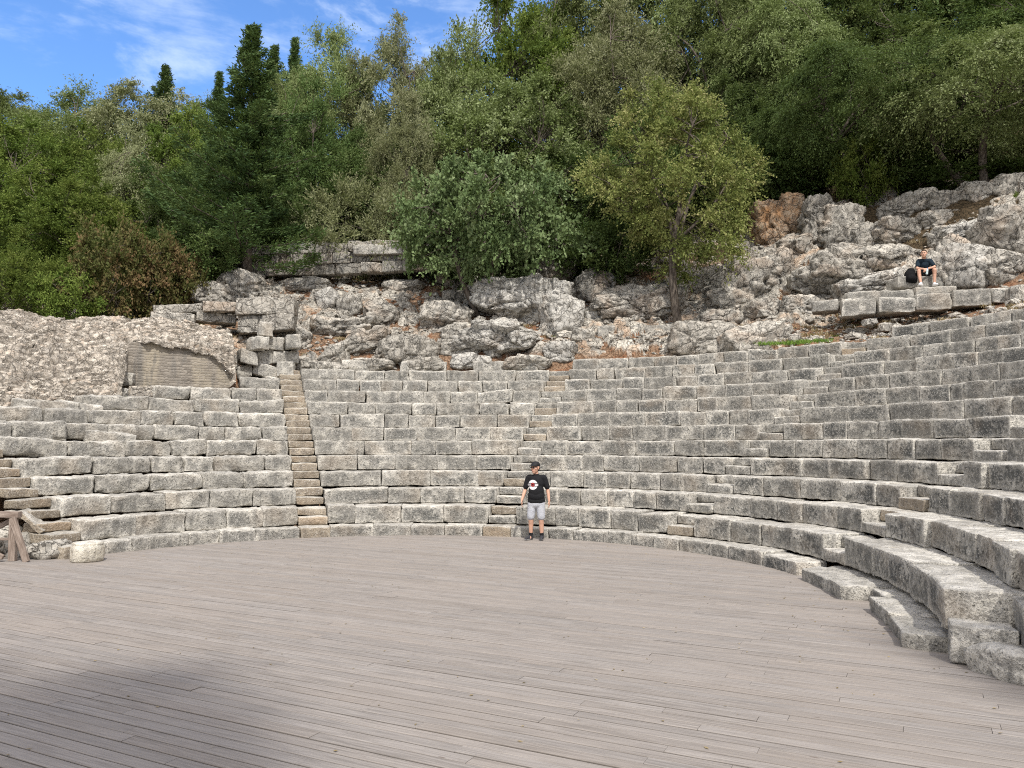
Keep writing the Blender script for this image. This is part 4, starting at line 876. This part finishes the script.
yx = at(688, 320, 28.6); tree('tan', 'tan', 679, 28.6, 72, 172, 'yellowing light crowned tree with slim trunk behind the block course', 'tree', None, 'yellowing_tree', rz=1.2)
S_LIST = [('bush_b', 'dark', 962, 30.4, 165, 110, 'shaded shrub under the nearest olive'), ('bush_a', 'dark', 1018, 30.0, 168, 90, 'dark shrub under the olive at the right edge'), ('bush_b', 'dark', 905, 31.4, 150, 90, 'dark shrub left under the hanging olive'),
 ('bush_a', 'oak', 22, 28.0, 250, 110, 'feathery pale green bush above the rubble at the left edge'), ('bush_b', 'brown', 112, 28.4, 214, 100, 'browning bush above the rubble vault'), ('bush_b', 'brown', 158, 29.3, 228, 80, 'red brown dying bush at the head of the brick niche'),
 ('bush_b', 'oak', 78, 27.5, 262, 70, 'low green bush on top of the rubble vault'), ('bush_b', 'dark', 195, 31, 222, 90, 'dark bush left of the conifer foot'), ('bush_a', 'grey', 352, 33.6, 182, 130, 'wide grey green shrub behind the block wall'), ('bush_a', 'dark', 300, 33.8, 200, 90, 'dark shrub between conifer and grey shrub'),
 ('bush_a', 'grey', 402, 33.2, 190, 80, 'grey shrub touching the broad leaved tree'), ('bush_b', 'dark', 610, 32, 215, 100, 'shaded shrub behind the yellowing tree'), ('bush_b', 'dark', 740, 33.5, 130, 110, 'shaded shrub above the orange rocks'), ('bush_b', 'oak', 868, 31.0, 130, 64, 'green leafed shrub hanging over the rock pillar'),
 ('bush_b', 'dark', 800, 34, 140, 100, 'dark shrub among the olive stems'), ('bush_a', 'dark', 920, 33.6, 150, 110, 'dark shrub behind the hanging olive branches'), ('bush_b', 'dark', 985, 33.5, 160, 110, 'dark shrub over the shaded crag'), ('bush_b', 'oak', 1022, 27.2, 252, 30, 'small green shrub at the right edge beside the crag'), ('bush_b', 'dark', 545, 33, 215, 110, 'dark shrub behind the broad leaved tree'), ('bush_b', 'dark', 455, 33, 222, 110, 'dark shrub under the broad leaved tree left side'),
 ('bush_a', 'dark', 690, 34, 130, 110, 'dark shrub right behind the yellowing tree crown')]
for k_, mt, px, D, top, w_, lab in S_LIST: tree(k_, mt, px, D, top, w_, lab, 'bush', 'bushes along the slope crest', 'bush')
# shade trees standing behind the photographer
def bare_tree(key, mat, loc, H, W, lab, rz=0.):
    (cr, tr), H0, W0, _ = PROT[key]; root = empty('leafy_tree', loc, rz); root.scale = (W/W0, W/W0, H/H0); tag(root, lab, 'tree', 'shade trees behind the photographer')
    for part, dat, mm in (('trunk', tr, M['bark']), ('crown', cr, M[mat])):
        mk(part, dat[0], dat[1], mm, root, {'tint': dat[2]} if part == 'crown' else None, smooth=part == 'trunk', world=False)
bare_tree('high', 'oak', (.5, -12.2, -.3), 26.5, 5.3, 'tall leafy tree beyond the stage that shades the front of the deck', .5)
bare_tree('thin', 'tan', (8.7, -7.6, -.3), 22, 2.2, 'tall thin tree beyond the stage casting streaks on the deck', 1.)


# grass tufts and weeds
def tufts(name, spots, mat, label, n=60, hgt=.14, cat='grass'):
    rg_ = np.random.default_rng(len(spots)+3); C, D_ = [], []
    for (c_, rad) in spots:
        m_ = int(n*max(.4, rad)*2); q = rg_.normal(size=(m_, 3))*[rad*.5, rad*.25, 0]; p = np.array(c_)+q; C.append(p+[0, 0, hgt*.4]); D_.append(rg_.normal(size=(m_, 3))*[.5, .5, 0]+[0, 0, 1])
    C = np.concatenate(C); V, Fq = leaf_quads(C, np.concatenate(D_), hgt, hgt*.16, rg_); o = mk(name, V, Fq, M[mat], attrs={'tint': np.repeat(rg_.uniform(0, 1, len(C)), 4)}, smooth=False)
    return tag(o, label, cat, kind='stuff')
def gspot(px, py, D=None):
    if D is None:
        H_ = on_hill(px, py, 21); return (H_[0], H_[1], ground_z(H_[0], H_[1]))
    return tuple(at(px, py, D))
tufts('grass', [(gspot(px, py, D), r) for px, py, D, r in [(98, 400, 22.6, .6), (124, 404, 22.0, .45), (131, 401, 22.4, .3), (88, 398, 22.8, .4), (112, 384, 23.6, .25)]], 'grass', 'bright green grass tufts growing by the cream block left of the niche', 150)
tufts('grass', [(gspot(px, py, 21.9), .5) for px, py in [(772, 345), (785, 345), (797, 344), (808, 343), (818, 342)]], 'grass', 'strip of green weeds on the top row at right', 130, .12)
tufts('grass', [(gspot(270, 394, 25.4), .5), (gspot(262, 396, 25.3), .3), (gspot(280, 398, 25.2), .4)], 'grass', 'green weeds beside the foot of the stacked pier', 90, .12)
sp_d = [(lambda th, r: (CX+r*math.cos(th), CY+r*math.sin(th)))(math.radians(random.uniform(20, 125)), 16.6+7*random.random()) for _ in range(330)]
zs_ = relief(np.array([p[0] for p in sp_d]), np.array([p[1] for p in sp_d])); sp_d = [((p[0], p[1], z), .25) for p, z, rk_ in zip(sp_d, zs_[0], zs_[1]) if rk_ < .5]
tufts('dry_grass', sp_d, 'dry', 'dry straw coloured grass scattered in the soil pockets', 40, .16)
sp_g = [((p[0][0]+.3, p[0][1], p[0][2]), .2) for p in sp_d[::4]]
tufts('weeds', sp_g, 'oak', 'low green weeds scattered in the soil pockets', 50, .12, 'weeds')
# dry leaves and grit lying on the boards
rg_ = np.random.default_rng(90); C_ = []
while len(C_) < 420:
    t_ = rg_.uniform(-28, 150); rr_ = 7.0-abs(rg_.normal(0, 1.1)) if rg_.random() < .6 else rg_.uniform(0, 7); x_, y_ = CX+rr_*math.cos(math.radians(t_)), CY+rr_*math.sin(math.radians(t_))
    if rg_.random() < .3: x_, y_ = rg_.uniform(-5, 5), rg_.uniform(3.5, 10)
    C_.append((x_, y_, .007))
C_ = np.array(C_); D_ = rg_.normal(size=C_.shape)*[1, 1, .08]; V, Fq = leaf_quads(C_, D_, .042, .022, rg_, flat=0.); V[:, 2] = .006+np.abs(V[:, 2]-.007)*.5
tag(mk('fallen_leaves', V, Fq, M['dry'], attrs={'tint': np.repeat(rg_.uniform(0, 1, len(C_)), 4)}, smooth=False), 'small dry leaves scattered over the timber stage', 'fallen leaves', kind='stuff')
# ------------------------------------------------------------------ people
def sphere_part(c, r, n=14, rot=None):
    V, Fq = ico(3); r = np.array(r if hasattr(r, '__len__') else (r, r, r)); P = V*r
    if rot is not None: P = P@np.array(rot).T
    return P+np.array(c), Fq
def capsule(a, b, ra, rb, flat=1.0, axis=(1, 0, 0), n=18):
    """tapered round-ended limb; flat<1 narrows it across `axis`"""
    a, b = np.array(a, float), np.array(b, float); d = b-a; L = np.linalg.norm(d); d = d/L; ref = np.array(axis, float); U = ref-d*(ref@d)
    U = U/np.linalg.norm(U) if np.linalg.norm(U) > .1 else np.cross(d, [0, 0, 1.0]); W = np.cross(d, U); an = np.linspace(0, 2*PI, n+1)[:-1]; rings = []
    for t in np.linspace(-PI/2, 0, 5)[0:]: rings.append((ra*math.sin(t), ra*max(math.cos(t), .02)))
    for t in np.linspace(0, 1, 7)[1:-1]: rings.append((L*t, ra+(rb-ra)*t))
    for t in np.linspace(0, PI/2, 5): rings.append((L+rb*math.sin(t), rb*max(math.cos(t), .02)))
    V = np.concatenate([a+d*s+r*(np.cos(an)[:, None]*U*flat+np.sin(an)[:, None]*W) for s, r in rings]); m_ = len(rings)
    i = np.arange(m_-1)[:, None]*n; j = np.arange(n)[None, :]; j2 = (j+1) % n; Fq = np.stack([i+j, i+j2, i+n+j2, i+n+j], -1).reshape(-1, 4); f3 = []
    fs = [list(f) for f in Fq]+[list(range(n))[::-1], list(range((m_-1)*n, m_*n))]
    return V, fs
def fuse(name, parts, mat, parent, voxel=.008, smooth=4):
    V, Fs, o_ = [], [], 0
    for v, f in parts:
        V.append(np.asarray(v)); Fs += [[int(q)+o_ for q in ff] for ff in f]; o_ += len(v)
    me = bpy.data.meshes.new(name); me.from_pydata(np.concatenate(V).tolist(), [], Fs); ob = bpy.data.objects.new(name, me); COL.objects.link(ob)
    bm = bmesh.new(); bm.from_mesh(me); bmesh.ops.recalc_face_normals(bm, faces=bm.faces); bm.to_mesh(me); bm.free()
    r = ob.modifiers.new('r', 'REMESH'); r.mode = 'VOXEL'; r.voxel_size = voxel; s = ob.modifiers.new('s', 'SMOOTH'); s.iterations = smooth; s.factor = .5
    dg = bpy.context.evaluated_depsgraph_get(); ev = ob.evaluated_get(dg); m2 = bpy.data.meshes.new_from_object(ev); ob.modifiers.clear(); ob.data = m2; bpy.data.meshes.remove(me)
    m2.polygons.foreach_set('use_smooth', np.full(len(m2.polygons), True)); m2.materials.clear(); m2.materials.append(mat); ob.parent = parent; return ob
def hand(w, dirv, palm_n, thumb_side, s=1.0, curl=.35):
    """palm, four unequal bent fingers and a side thumb; w wrist point, dirv finger direction, palm_n the way the palm faces"""
    w, d, pn_, ts = [np.array(v, float) for v in (w, dirv, palm_n, thumb_side)]; d /= np.linalg.norm(d); pn_ -= d*(pn_@d); pn_ /= np.linalg.norm(pn_); ts -= d*(ts@d)+pn_*(ts@pn_); ts /= np.linalg.norm(ts); P = []
    for k in (-.028, -.009, .010, .028): P.append(capsule(w+d*.01+ts*k*.7, w+d*.088*s+ts*k, .015, .013))
    for k, ln in ((.029, .070), (.010, .082), (-.010, .076), (-.029, .058)):
        a = w+d*.088*s+ts*k; b_ = a+(d*.95+pn_*curl*.6)*ln*.5; c_ = b_+(d*.75+pn_*curl*1.8)*ln*.32; e = c_+(d*.35+pn_*curl*2.2)*ln*.22; P += [capsule(a, b_, .0098, .009), capsule(b_, c_, .009, .0082), capsule(c_, e, .0082, .007)]
    a = w+d*.028+ts*.026; b_ = a+(d*.6+ts*.75+pn_*.2)*.042; c_ = b_+(d*.95+ts*.15+pn_*.3)*.034; P += [capsule(a, b_, .014, .011), capsule(b_, c_, .011, .009)]
    return P
def head_parts(hc, R3, hs=1.0):
    """head about 0.235 m tall; R3 rows: right, back, up"""
    R3 = np.array(R3, float)*hs; L = lambda x, y, z: hc+R3.T@np.array([x, y, z]); rot = R3.T
    P = [sphere_part(L(0, .012, .030), (.076, .094, .088), rot=rot), sphere_part(L(0, -.018, -.030), (.062, .070, .085), rot=rot), sphere_part(L(0, -.052, -.085), (.034, .030, .026), rot=rot),
         capsule(L(0, -.085, .012), L(0, -.108, -.022), .010, .013), sphere_part(L(0, -.096, -.026), (.018, .013, .010), rot=rot), sphere_part(L(0, -.080, .035), (.052, .014, .010), rot=rot),
         sphere_part(L(0, -.080, -.052), (.024, .014, .009), rot=rot), sphere_part(L(.050, -.045, -.018), (.020, .026, .022), rot=rot), sphere_part(L(-.050, -.045, -.018), (.020, .026, .022), rot=rot)]
    for s in (-1, 1): P += [sphere_part(L(s*.077, .008, -.004), (.010, .020, .032), rot=rot), sphere_part(L(s*.080, .016, .010), (.010, .016, .018), rot=rot)]
    return P, L, rot
def small(name, parts, mat, parent, voxel=.004, smooth=2): return fuse(name, parts, mat, parent, voxel, smooth)

def face_bits(L, rot, root):
    small('eyes', [sphere_part(L(s*.031, -.078, .010), (.014, .010, .008), rot=rot) for s in (-1, 1)], M['eye_white'], root, .003, 1)
    small('pupils', [sphere_part(L(s*.031, -.086, .010), (.0065, .005, .0065), rot=rot) for s in (-1, 1)], M['lens'], root, .002, 1)
    small('eyebrows', [capsule(L(s*.017, -.089, .033), L(s*.048, -.079, .032), .005, .004) for s in (-1, 1)], M['hair'], root, .003, 1)
    small('mouth', [capsule(L(-.022, -.088, -.054), L(.022, -.088, -.054), .0055, .0055)], M['lip'], root, .003, 1)

# standing man, facing the camera, head turned to his right
fp = onz(536.5, 540.3); ST = empty('person', (float(fp[0]), float(fp[1])+.05, .004), math.radians(-9))
tag(ST, 'standing person in black cap, printed black t-shirt and light grey shorts, arms hanging', 'person')
ya = math.radians(-32); R3 = [[math.cos(ya), math.sin(ya), 0], [-math.sin(ya), math.cos(ya), 0], [0, 0, 1]]
hc = np.array([-.02, -.025, 1.648]); HP, L, rot = head_parts(hc, R3, 1.13)
body = list(HP)+[capsule((-.005, .01, 1.46), (-.018, 0, 1.60), .062, .056), capsule((-.16, .01, 1.42), (.16, .01, 1.42), .062, .062), sphere_part((0, .0, 1.30), (.165, .115, .18)), sphere_part((0, -.012, 1.12), (.155, .120, .20)), sphere_part((0, .0, .94), (.168, .118, .14))]
LEG = {}
for s, hx, kx, ax_, fy in ((-1, -.095, -.125, -.135, .02), (1, .095, .110, .120, -.01)):
    body += [capsule((hx, .0, .90), (kx, -.015, .50), .092, .060), capsule((kx, -.015, .50), (kx*1.02, .012, .38), .058, .058), capsule((kx*1.02, .015, .38), (ax_, .03, .10), .058, .038), sphere_part((kx, -.04, .50), (.045, .035, .05)), capsule((ax_, .03, .09), (ax_+s*.01, -.03, .045), .032, .026)]
    sh = np.array([s*.195, .01, 1.415]); el = np.array([s*.262, .03, 1.14]); wr = np.array([s*.300, -.03, .895]) if s > 0 else np.array([-.325, -.10, .91]); body += [capsule(sh, el, .052, .040), capsule(el, el+(wr-el)*.35, .041, .040), capsule(el+(wr-el)*.35, wr, .040, .027)]
    body += hand(wr, (s*.04, -.06, -1), (-s*1.0, .1, 0), (0, -1, 0), curl=.3)
fuse('body', body, M['skin'], ST, .0065, 3)
sh = [capsule((-.165, .01, 1.425), (.165, .01, 1.425), .073, .073), sphere_part((0, .0, 1.30), (.186, .136, .19)), sphere_part((0, -.014, 1.12), (.182, .145, .22)), capsule((-.07, .0, 1.02), (.07, .0, 1.02), .128, .128, 1), capsule((-.075, .0, .90), (.075, .0, .90), .130, .130), capsule((-.05, -.01, 1.00), (.05, -.01, 1.0), .145, .145), capsule((0, .01, 1.40), (-.006, .008, 1.475), .085, .072)]
for s in (-1, 1): sh += [capsule((s*.185, .01, 1.415), (s*.248, .022, 1.215), .069, .066)]
fuse('t_shirt', sh, M['print_black'], ST, .008, 3)
so = [capsule((-.07, .0, .90), (.07, .0, .90), .122, .122), capsule((-.06, .0, .82), (.06, .0, .82), .120, .120)]
for s, hx, kx in ((-1, -.095, -.125), (1, .095, .110)): so += [capsule((hx, .0, .84), (kx*1.02, -.008, .53), .110, .090)]
fuse('shorts', so, M['grey_cloth'], ST, .008, 3)
for s, ax_ in ((-1, -.135), (1, .120)):
    small('sock', [capsule((ax_, .03, .155), (ax_, .028, .07), .046, .050)], M['black_cloth'], ST, .005)
    yw = s*.28-.25; dx, dy = math.sin(yw), -math.cos(yw); sx_, sy_ = ax_, .04
    shoe = fuse('shoe', [capsule((sx_-dx*.03, sy_-dy*.03, .052), (sx_+dx*.10, sy_+dy*.10, .050), .047, .043), capsule((sx_+dx*.10, sy_+dy*.10, .045), (sx_+dx*.185, sy_+dy*.185, .036), .044, .034), capsule((sx_, sy_-.01, .05), (sx_, sy_-.01, .10), .052, .050)], M['dark_shoe'], ST, .005)
    small('sole', [sphere_part((sx_+dx*.08, sy_+dy*.08, .018), (.048, .150, .016), rot=[[dy*-1, dx*-1, 0], [-dx*-1, dy*-1, 0], [0, 0, 1]])], M['sole'], shoe, .005)
cp_ = fuse('cap', [sphere_part(L(0, .012, .066), (.087, .104, .072), rot=rot), sphere_part(L(0, -.018, .052), (.084, .085, .04), rot=rot)], M['cap'], ST, .005)
small('cap_peak', [sphere_part(L(0, -.115, .046), (.066, .070, .010), rot=rot)], M['cap'], cp_)
small('hair', [sphere_part(L(0, .040, .0), (.077, .070, .060), rot=rot)], M['hair'], ST)
face_bits(L, rot, ST)
small('sunglasses', [sphere_part(L(s*.032, -.090, .012), (.026, .008, .016), rot=rot) for s in (-1, 1)]+[capsule(L(-.02, -.098, .016), L(.02, -.098, .016), .004, .004)]+[capsule(L(s*.055, -.08, .016), L(s*.082, .0, .012), .004, .003) for s in (-1, 1)], M['lens'], ST, .003, 1)

# seated man on the block ledge
sf = at(927, 286.5, 24.9); SE = empty('person', (float(sf[0]), float(sf[1]), float(sf[2])), math.radians(-14))
tag(SE, 'seated person in dark navy t-shirt and white shoes, holding a bottle between the knees', 'person')
ya = math.radians(-18); ce, se_ = math.cos(ya), math.sin(ya); R3 = [[ce, se_, 0], [-se_, ce, 0], [0, 0, 1]]
hc = np.array([-.04, .05, 1.075]); HP, L, rot = head_parts(hc, R3, 1.12)
body = list(HP)+[capsule((-.01, .19, .90), (-.032, .09, 1.02), .062, .056), capsule((-.16, .20, .87), (.15, .20, .87), .062, .062), sphere_part((0, .27, .77), (.165, .12, .17)), sphere_part((0, .36, .62), (.165, .13, .17)), sphere_part((0, .44, .52), (.175, .14, .12))]
KN = {}
for s, kn, an_ in ((-1, (-.215, .02, .52), (-.19, -.06, .10)), (1, (.255, .04, .53), (.235, .06, .10))):
    kn, an_ = np.array(kn), np.array(an_); hp = np.array([s*.10, .42, .50]); KN[s] = (kn, an_, hp)
    md = kn+(an_-kn)*.3+np.array([0, .02, 0]); body += [capsule(hp, kn, .088, .058), capsule(kn, md, .057, .057), capsule(md, an_, .057, .037), capsule(an_, an_+np.array([s*.01, -.05, -.055]), .033, .026)]
wl, wr = np.array([-.085, -.03, .57]), np.array([.035, -.04, .57])
for s, el, w_ in ((-1, np.array([-.24, .10, .62]), wl), (1, np.array([.27, .10, .64]), wr)):
    sh_ = np.array([s*.19, .20, .865]); body += [capsule(sh_, el, .051, .040), capsule(el, w_, .041, .027)]
body += hand(wl, (.75, -.35, -.55), (.3, .5, -.5), (.1, -.6, .8), curl=.7)+hand(wr, (-.75, -.35, -.5), (-.3, .5, -.5), (-.1, -.6, .8), curl=.7)
fuse('body', body, M['skin'], SE, .0065, 3)
sh = [capsule((-.165, .205, .875), (.155, .205, .875), .073, .073), sphere_part((0, .275, .77), (.188, .142, .18)), sphere_part((0, .365, .63), (.185, .155, .18)), sphere_part((0, .44, .53), (.19, .15, .12)), capsule((0, .20, .87), (-.014, .165, .92), .08, .070)]
for s, el in ((-1, (-.24, .10, .62)), (1, (.27, .10, .64))): sh += [capsule((s*.17, .20, .87), tuple(np.array([s*.17, .20, .87])*.35+np.array(el)*.65), .075, .070)]
fuse('t_shirt', sh, M['print_navy'], SE, .008, 3)
so = [capsule((-.08, .45, .50), (.08, .45, .50), .135, .135)]
for s in (-1, 1): kn, an_, hp = KN[s]; so += [capsule(hp, hp+(kn-hp)*.72, .108, .090)]
fuse('shorts', so, M['black_cloth'], SE, .008, 3)
for s in (-1, 1):
    kn, an_, hp = KN[s]; a_ = an_*[1, 1, 0]; small('sock', [capsule(an_+[0, 0, .01], an_-[0, 0, .03], .042, .043)], M['white_shoe'], SE, .005)
    d = np.array([s*.3-.15, -1, 0]); d /= np.linalg.norm(d); fuse('shoe', [capsule(a_-d*.03+[0, 0, .05], a_+d*.11+[0, 0, .048], .048, .044), capsule(a_+d*.11+[0, 0, .045], a_+d*.19+[0, 0, .036], .045, .035), capsule(a_+[0, 0, .05], a_+[0, 0, .085], .046, .044)], M['white_shoe'], SE, .005)
small('hair', [sphere_part(L(0, .030, .052), (.084, .094, .078), rot=rot), sphere_part(L(0, -.03, .085), (.062, .045, .032), rot=rot)], M['hair'], SE)
face_bits(L, rot, SE)
# the stone he sits on
c0 = np.array(sf)+np.array([0.02, .62, .19]); BS[0] += 1
loose_ = stone_block(1.7, .85, .40, lambda V: V+c0, .08, .06, 1.8, BS[0], 1.8); cc = c0-[0, 0, .2]
ob = mk('stone_block', loose_[0]-cc, loose_[1], M['seat'], attrs={'rnd': loose_[2][:, 0], 'dark': np.full(len(loose_[0]), .6)}, uv=loose_[2][:, 1:]); ob.location = Vector(cc.tolist()); tag(ob, 'dark stone block on which the seated person sits', 'stone block')
# bottle
hb = Vector((-.02, -.11, .47)); bt = empty('water_bottle', SE.matrix_basis@hb); bt.rotation_euler = (.12, .1, 0); tag(bt, 'small clear water bottle held between the seated person\'s knees', 'bottle')
def lathe(name, prof, mat, parent, n=20):
    a = np.linspace(0, 2*PI, n+1)[:-1]; V = [(r*math.cos(t), r*math.sin(t), z) for r, z in prof for t in a]; Fq = [[i*n+j, i*n+(j+1) % n, (i+1)*n+(j+1) % n, (i+1)*n+j] for i in range(len(prof)-1) for j in range(n)]
    return mk(name, V, np.array(Fq), mat, parent, world=False)
bt.location.z -= .10
lathe('bottle_body', [(0, 0), (.032, 0), (.034, .01), (.034, .05), (.031, .06), (.034, .07), (.034, .13), (.028, .155), (.013, .18), (.013, .19)], M['bottle'], bt); lathe('bottle_cap', [(.015, .185), (.0155, .203), (.013, .207), (0, .207)], M['bcap'], bt)
# backpack
bp = at(911, 284, 25.1); BP = empty('backpack', tuple(bp-np.array([0, 0, .02])), math.radians(-10)); BP.location.z = SE.location.z+.385; tag(BP, 'slumped black backpack beside the seated person', 'backpack')
BP.location.z = float(at(911, 282.5, 25.1)[2])
fuse('bag_body', [sphere_part((0, .05, .22), (.19, .13, .22)), sphere_part((0, .02, .12), (.20, .15, .14)), sphere_part((.03, .05, .36), (.13, .10, .12)), capsule((-.13, .04, .06), (.13, .04, .06), .08, .08)], M['bag'], BP, .012, 4)
small('front_pocket', [sphere_part((-.01, -.085, .14), (.13, .07, .11)), capsule((-.09, -.08, .22), (.09, -.08, .22), .022, .022)], M['bag'], BP, .008)
small('strap', [capsule((.02+.10*math.cos(t), .03, .42+.05*math.sin(t)), (.02+.10*math.cos(t+.5), .03, .42+.05*math.sin(t+.5)), .012, .012) for t in np.arange(0, 3.2, .5)], M['bag'], BP, .006)
c0 = np.array([BP.location.x, BP.location.y+.15, BP.location.z-.2]); BS[0] += 1

# ------------------------------------------------------------------ light, sky, camera
EL, AZ = math.radians(52), math.radians(15)     # sun behind the camera, to its right
sd = Vector((math.sin(AZ)*math.cos(EL), -math.cos(AZ)*math.cos(EL), math.sin(EL)))
ld = bpy.data.lights.new('sun', 'SUN'); ld.energy = 3.0; ld.angle = math.radians(1.7); ld.color = (1, .955, .895)
lo = bpy.data.objects.new('sun', ld); COL.objects.link(lo); lo.rotation_euler = sd.to_track_quat('Z', 'Y').to_euler()
W_ = bpy.data.worlds.new('World'); SC.world = W_; W_.use_nodes = True; nt = W_.node_tree; nt.nodes.clear(); g = N(nt)
sky = g.n('ShaderNodeTexSky', sky_type='NISHITA', sun_disc=False); sky.sun_elevation = EL; sky.sun_rotation = math.atan2(sd.x, sd.y); sky.air_density = 1.0; sky.dust_density = .3; sky.ozone_density = 2.5
tc = g.n('ShaderNodeTexCoord').outputs['Generated']
n1 = g.noise(g.map(tc, (1.0, 1.0, 2.6), (0, .25, .3)), 5.5, 7, .62, .6); n2 = g.noise(g.map(tc, (1, 1, 1.6)), 1.6, 3); n3 = g.noise(g.map(tc, (1, 1, 2.0), (.2, 0, .5)), 17, 5, .6)
msk = g.math('MULTIPLY', g.ss(g.math('ADD', g.math('MULTIPLY', n1, .75), g.math('MULTIPLY', n3, .3)), .50, .72), g.ss(n2, .40, .62))
skc = g.mix(1.0, sky.outputs[0], (.72, .96, 1.24), 'MULTIPLY')
sy = g.n('ShaderNodeSeparateXYZ'); g.set(sy.inputs[0], tc)
fill_cloud = g.math('MULTIPLY', g.ss(g.math('MULTIPLY', sy.outputs[1], -1.0), -.50, -.05), g.ss(g.noise(tc, 2.2, 5, .6), .34, .52))  # bright cloud bank added out of view, behind the camera, as neutral fill
c = g.mix(g.math('MULTIPLY', msk, .55), skc, (5.0, 5.6, 6.4)); c = g.mix(g.math('MULTIPLY', fill_cloud, .85), c, (9.6, 8.9, 8.1))
bg = g.n('ShaderNodeBackground', ins={'Color': c, 'Strength': .15}); o = g.n('ShaderNodeOutputWorld'); nt.links.new(bg.outputs[0], o.inputs[0])
cd = bpy.data.cameras.new('camera'); cam = bpy.data.objects.new('camera', cd); COL.objects.link(cam); SC.camera = cam
cam.location = (0, 0, CH); cam.rotation_euler = (PI/2+PITCH, 0, 0); cd.sensor_width = 36; cd.lens = F/1024*36; cd.clip_start = .1; cd.clip_end = 4000
vs_ = SC.view_settings; vs_.view_transform = 'Standard'; vs_.look = 'None'; vs_.exposure = 0.54; vs_.gamma = 1.0; vs_.use_curve_mapping = False
SC.cycles.max_bounces = 5; SC.cycles.diffuse_bounces = 3; SC.cycles.transmission_bounces = 3; SC.cycles.use_denoising = False; SC.cycles.filter_width = 1.1
